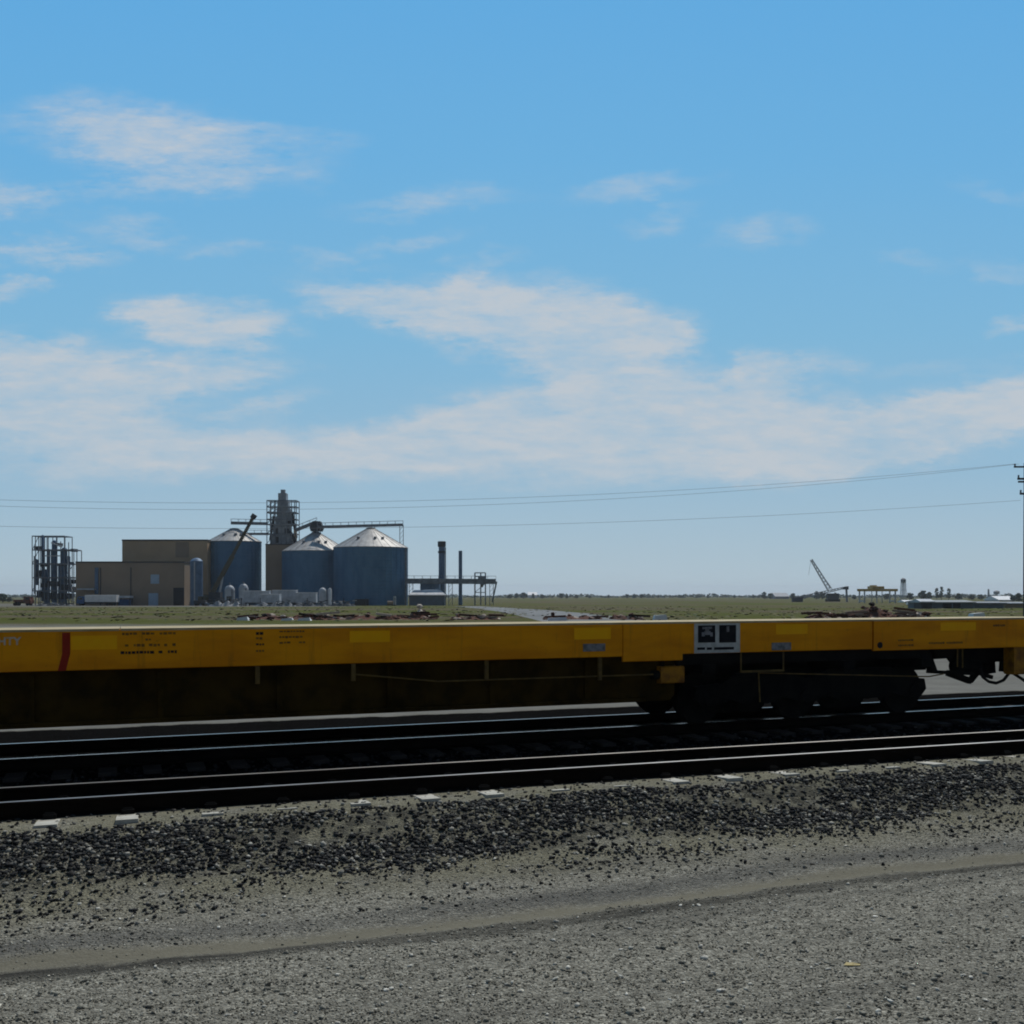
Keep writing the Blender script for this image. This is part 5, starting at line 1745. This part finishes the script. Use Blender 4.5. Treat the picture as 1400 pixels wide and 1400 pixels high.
BL = [  # cx, cy, rx, ry, rot(deg, up to the right positive), amount  (photo pixels -> direction)
    (170, 180, 190, 48, -4, 0.80), (270, 200, 190, 40, -6, 0.55), (250, 252, 180, 30, 3, 0.8), (150, 215, 90, 26, 0, 0.55),
    (30, 278, 95, 26, 0, 0.8), (45, 343, 110, 24, -4, 0.8), (5, 390, 60, 18, 0, 0.75), (180, 318, 90, 20, -3, 0.45), (310, 337, 70, 14, 0, 0.45),
    (420, 185, 90, 18, -4, 0.35), (580, 275, 130, 20, 4, 0.5), (560, 328, 90, 14, 4, 0.4), (450, 350, 60, 13, 0, 0.35), (665, 350, 70, 18, 4, 0.4),
    (270, 447, 130, 42, -3, 1.0), (215, 435, 80, 32, -12, 0.8), (370, 440, 70, 22, 8, 0.7),
    (520, 410, 130, 36, -14, 0.95), (640, 430, 170, 52, -12, 1.1), (760, 440, 170, 62, -8, 1.15), (860, 462, 100, 52, -6, 1.0), (625, 382, 50, 26, 0, 0.7),
    (870, 262, 130, 18, 2, 0.42), (905, 300, 60, 20, 5, 0.38), (1040, 320, 75, 22, 6, 0.42), (1260, 352, 60, 16, -10, 0.22), (1390, 440, 50, 14, 0, 0.65), (1385, 370, 60, 18, -8, 0.3), (1350, 258, 60, 16, -20, 0.18),
    (40, 520, 240, 62, -3, 1.1), (250, 508, 190, 30, 6, 1.0), (110, 580, 260, 66, -6, 1.1), (400, 612, 300, 40, 3, 0.95), (20, 480, 100, 40, -8, 0.8), (370, 548, 80, 20, 12, 0.7),
    (650, 590, 230, 52, 10, 1.05), (820, 570, 270, 68, 2, 1.15), (980, 562, 200, 66, -6, 1.1), (800, 505, 130, 44, -10, 0.9), (1045, 490, 46, 26, 6, 0.8), (1080, 510, 90, 30, 8, 0.75),
    (1100, 600, 260, 55, 4, 1.1), (1280, 580, 240, 60, 14, 1.1), (1400, 545, 170, 62, 16, 1.15), (900, 630, 520, 38, 2, 0.85), (300, 640, 380, 30, 1, 0.65), (1250, 500, 120, 14, 6, 0.2),
    (1700, 480, 260, 120, 10, 1.0), (-260, 500, 260, 120, -4, 1.0), (-200, 260, 200, 60, 0, 0.6), (1650, 250, 200, 50, 6, 0.5)]
tot = None
for cx, cy, rx, ry, rot, am in BL:
    mp = wn.new('ShaderNodeMapping'); mp.vector_type = 'TEXTURE'
    mp.inputs['Location'].default_value = ((cx - HX) / F, (HY - cy) / F, 0)
    mp.inputs['Rotation'].default_value = (0, 0, R(rot))
    mp.inputs['Scale'].default_value = (1.0 * rx / F, 0.95 * ry / F, 1)
    wl.new(wa.outputs[0], mp.inputs[0])
    ln = wn.new('ShaderNodeVectorMath'); ln.operation = 'LENGTH'; wl.new(mp.outputs[0], ln.inputs[0])
    v = map_range(wn, wl, ln.outputs['Value'], 1.25, 0.15, 0.0, am)
    tot = v if tot is None else math_node(wn, wl, 'ADD', tot, v)
tot = math_node(wn, wl, 'MINIMUM', tot, 1.15)
n1 = wnoise(7.0, 10, 0.66, 1.0, 3.4, 0.06)
n2 = wnoise(20.0, 9, 0.72, 1.0, 4.0, -0.14, (3, 1, 0))
nn = math_node(wn, wl, 'ADD', math_node(wn, wl, 'MULTIPLY', n1.outputs[0], 0.55), math_node(wn, wl, 'MULTIPLY', n2.outputs[0], 0.45))
nn = map_range(wn, wl, nn, 0.36, 0.64, -0.85, 0.62, smooth=False)
dens = math_node(wn, wl, 'ADD', tot, math_node(wn, wl, 'MULTIPLY', nn, math_node(wn, wl, 'MINIMUM', math_node(wn, wl, 'MULTIPLY', tot, 1.6), 0.9)))
dens = map_range(wn, wl, dens, 0.0, 1.35, 0.0, 0.86, smooth=False)
# blue of the sky: slightly richer, paling to the horizon
elev = math_node(wn, wl, 'MAXIMUM', vv, 0.0)
gr = wn.new('ShaderNodeValToRGB')
e = gr.color_ramp.elements
SB = 1.0 / SKYS
e[0].position, e[0].color = 0.0, (0.44, 0.55, 0.62, 1)
e[1].position, e[1].color = 0.60, (0.118, 0.400, 0.745, 1)
for ps, cl in ((0.03, (0.40, 0.53, 0.62, 1)), (0.12, (0.295, 0.485, 0.645, 1)), (0.25, (0.21, 0.468, 0.695, 1)), (0.42, (0.15, 0.432, 0.735, 1))):
    k = e.new(ps); k.color = cl
wl.new(elev, gr.inputs[0])
gsc = wn.new('ShaderNodeVectorMath'); gsc.operation = 'SCALE'; gsc.inputs['Scale'].default_value = SB
wl.new(gr.outputs[0], gsc.inputs[0])
front = map_range(wn, wl, sp_.outputs[1], 0.0, 0.5, 0.0, 0.97)
skyc = mix(wn, wl, front, sky.outputs[0], gsc.outputs[0])
cloudc = wn.new('ShaderNodeCombineXYZ')
for i, v in enumerate((0.545, 0.58, 0.62)):
    cloudc.inputs[i].default_value = v * SB
final = mix(wn, wl, dens, skyc, cloudc.outputs[0])
wl.new(final, bg.inputs[0])

cam = bpy.data.cameras.new('camera')
cam.sensor_width = 36.0
cam.lens = 36.0
cam.shift_y = 108.0 / 1400.0
cam.clip_start = 0.05
cam.clip_end = 40000
co = bpy.data.objects.new('camera', cam); COL.objects.link(co)
co.location = (0, 0, CAMZ)
co.rotation_euler = (R(90), 0, 0)
scene.camera = co
scene.view_settings.view_transform = 'Standard'
scene.view_settings.look = 'None'
scene.view_settings.exposure = 0.0
scene.view_settings.gamma = 1.0
scene.render.engine = 'CYCLES'
scene.cycles.max_bounces = 6
scene.cycles.filter_width = 1.9
scene.world.cycles.sampling_method = 'MANUAL'
scene.world.cycles.sample_map_resolution = 512

HAZE = 0.00010
if HAZE > 0:
    hm = bpy.data.materials.new('haze_air'); hm.use_nodes = True
    hn = hm.node_tree
    hn.nodes.clear()
    ho = hn.nodes.new('ShaderNodeOutputMaterial'); pv = hn.nodes.new('ShaderNodeVolumePrincipled')
    pv.inputs['Color'].default_value = (0.88, 0.93, 0.98, 1)
    pv.inputs['Density'].default_value = HAZE
    pv.inputs['Anisotropy'].default_value = 0.3
    hn.links.new(pv.outputs[0], ho.inputs['Volume'])
    zs = [v.co.z for v in bpy.data.objects['ground'].data.vertices]
    g = bpy.data.objects['ground'].data.vertices
    xs_ = [v.co.x for v in g]; ys_ = [v.co.y for v in g]
    hz = MB().box(min(xs_) - 50, max(xs_) + 50, min(ys_) - 50, max(ys_) + 50, min(zs) - 1.0, 48.0).build('haze', hm)
    tag(hz, 'thin pale air haze over the plain', 'haze', kind='stuff')
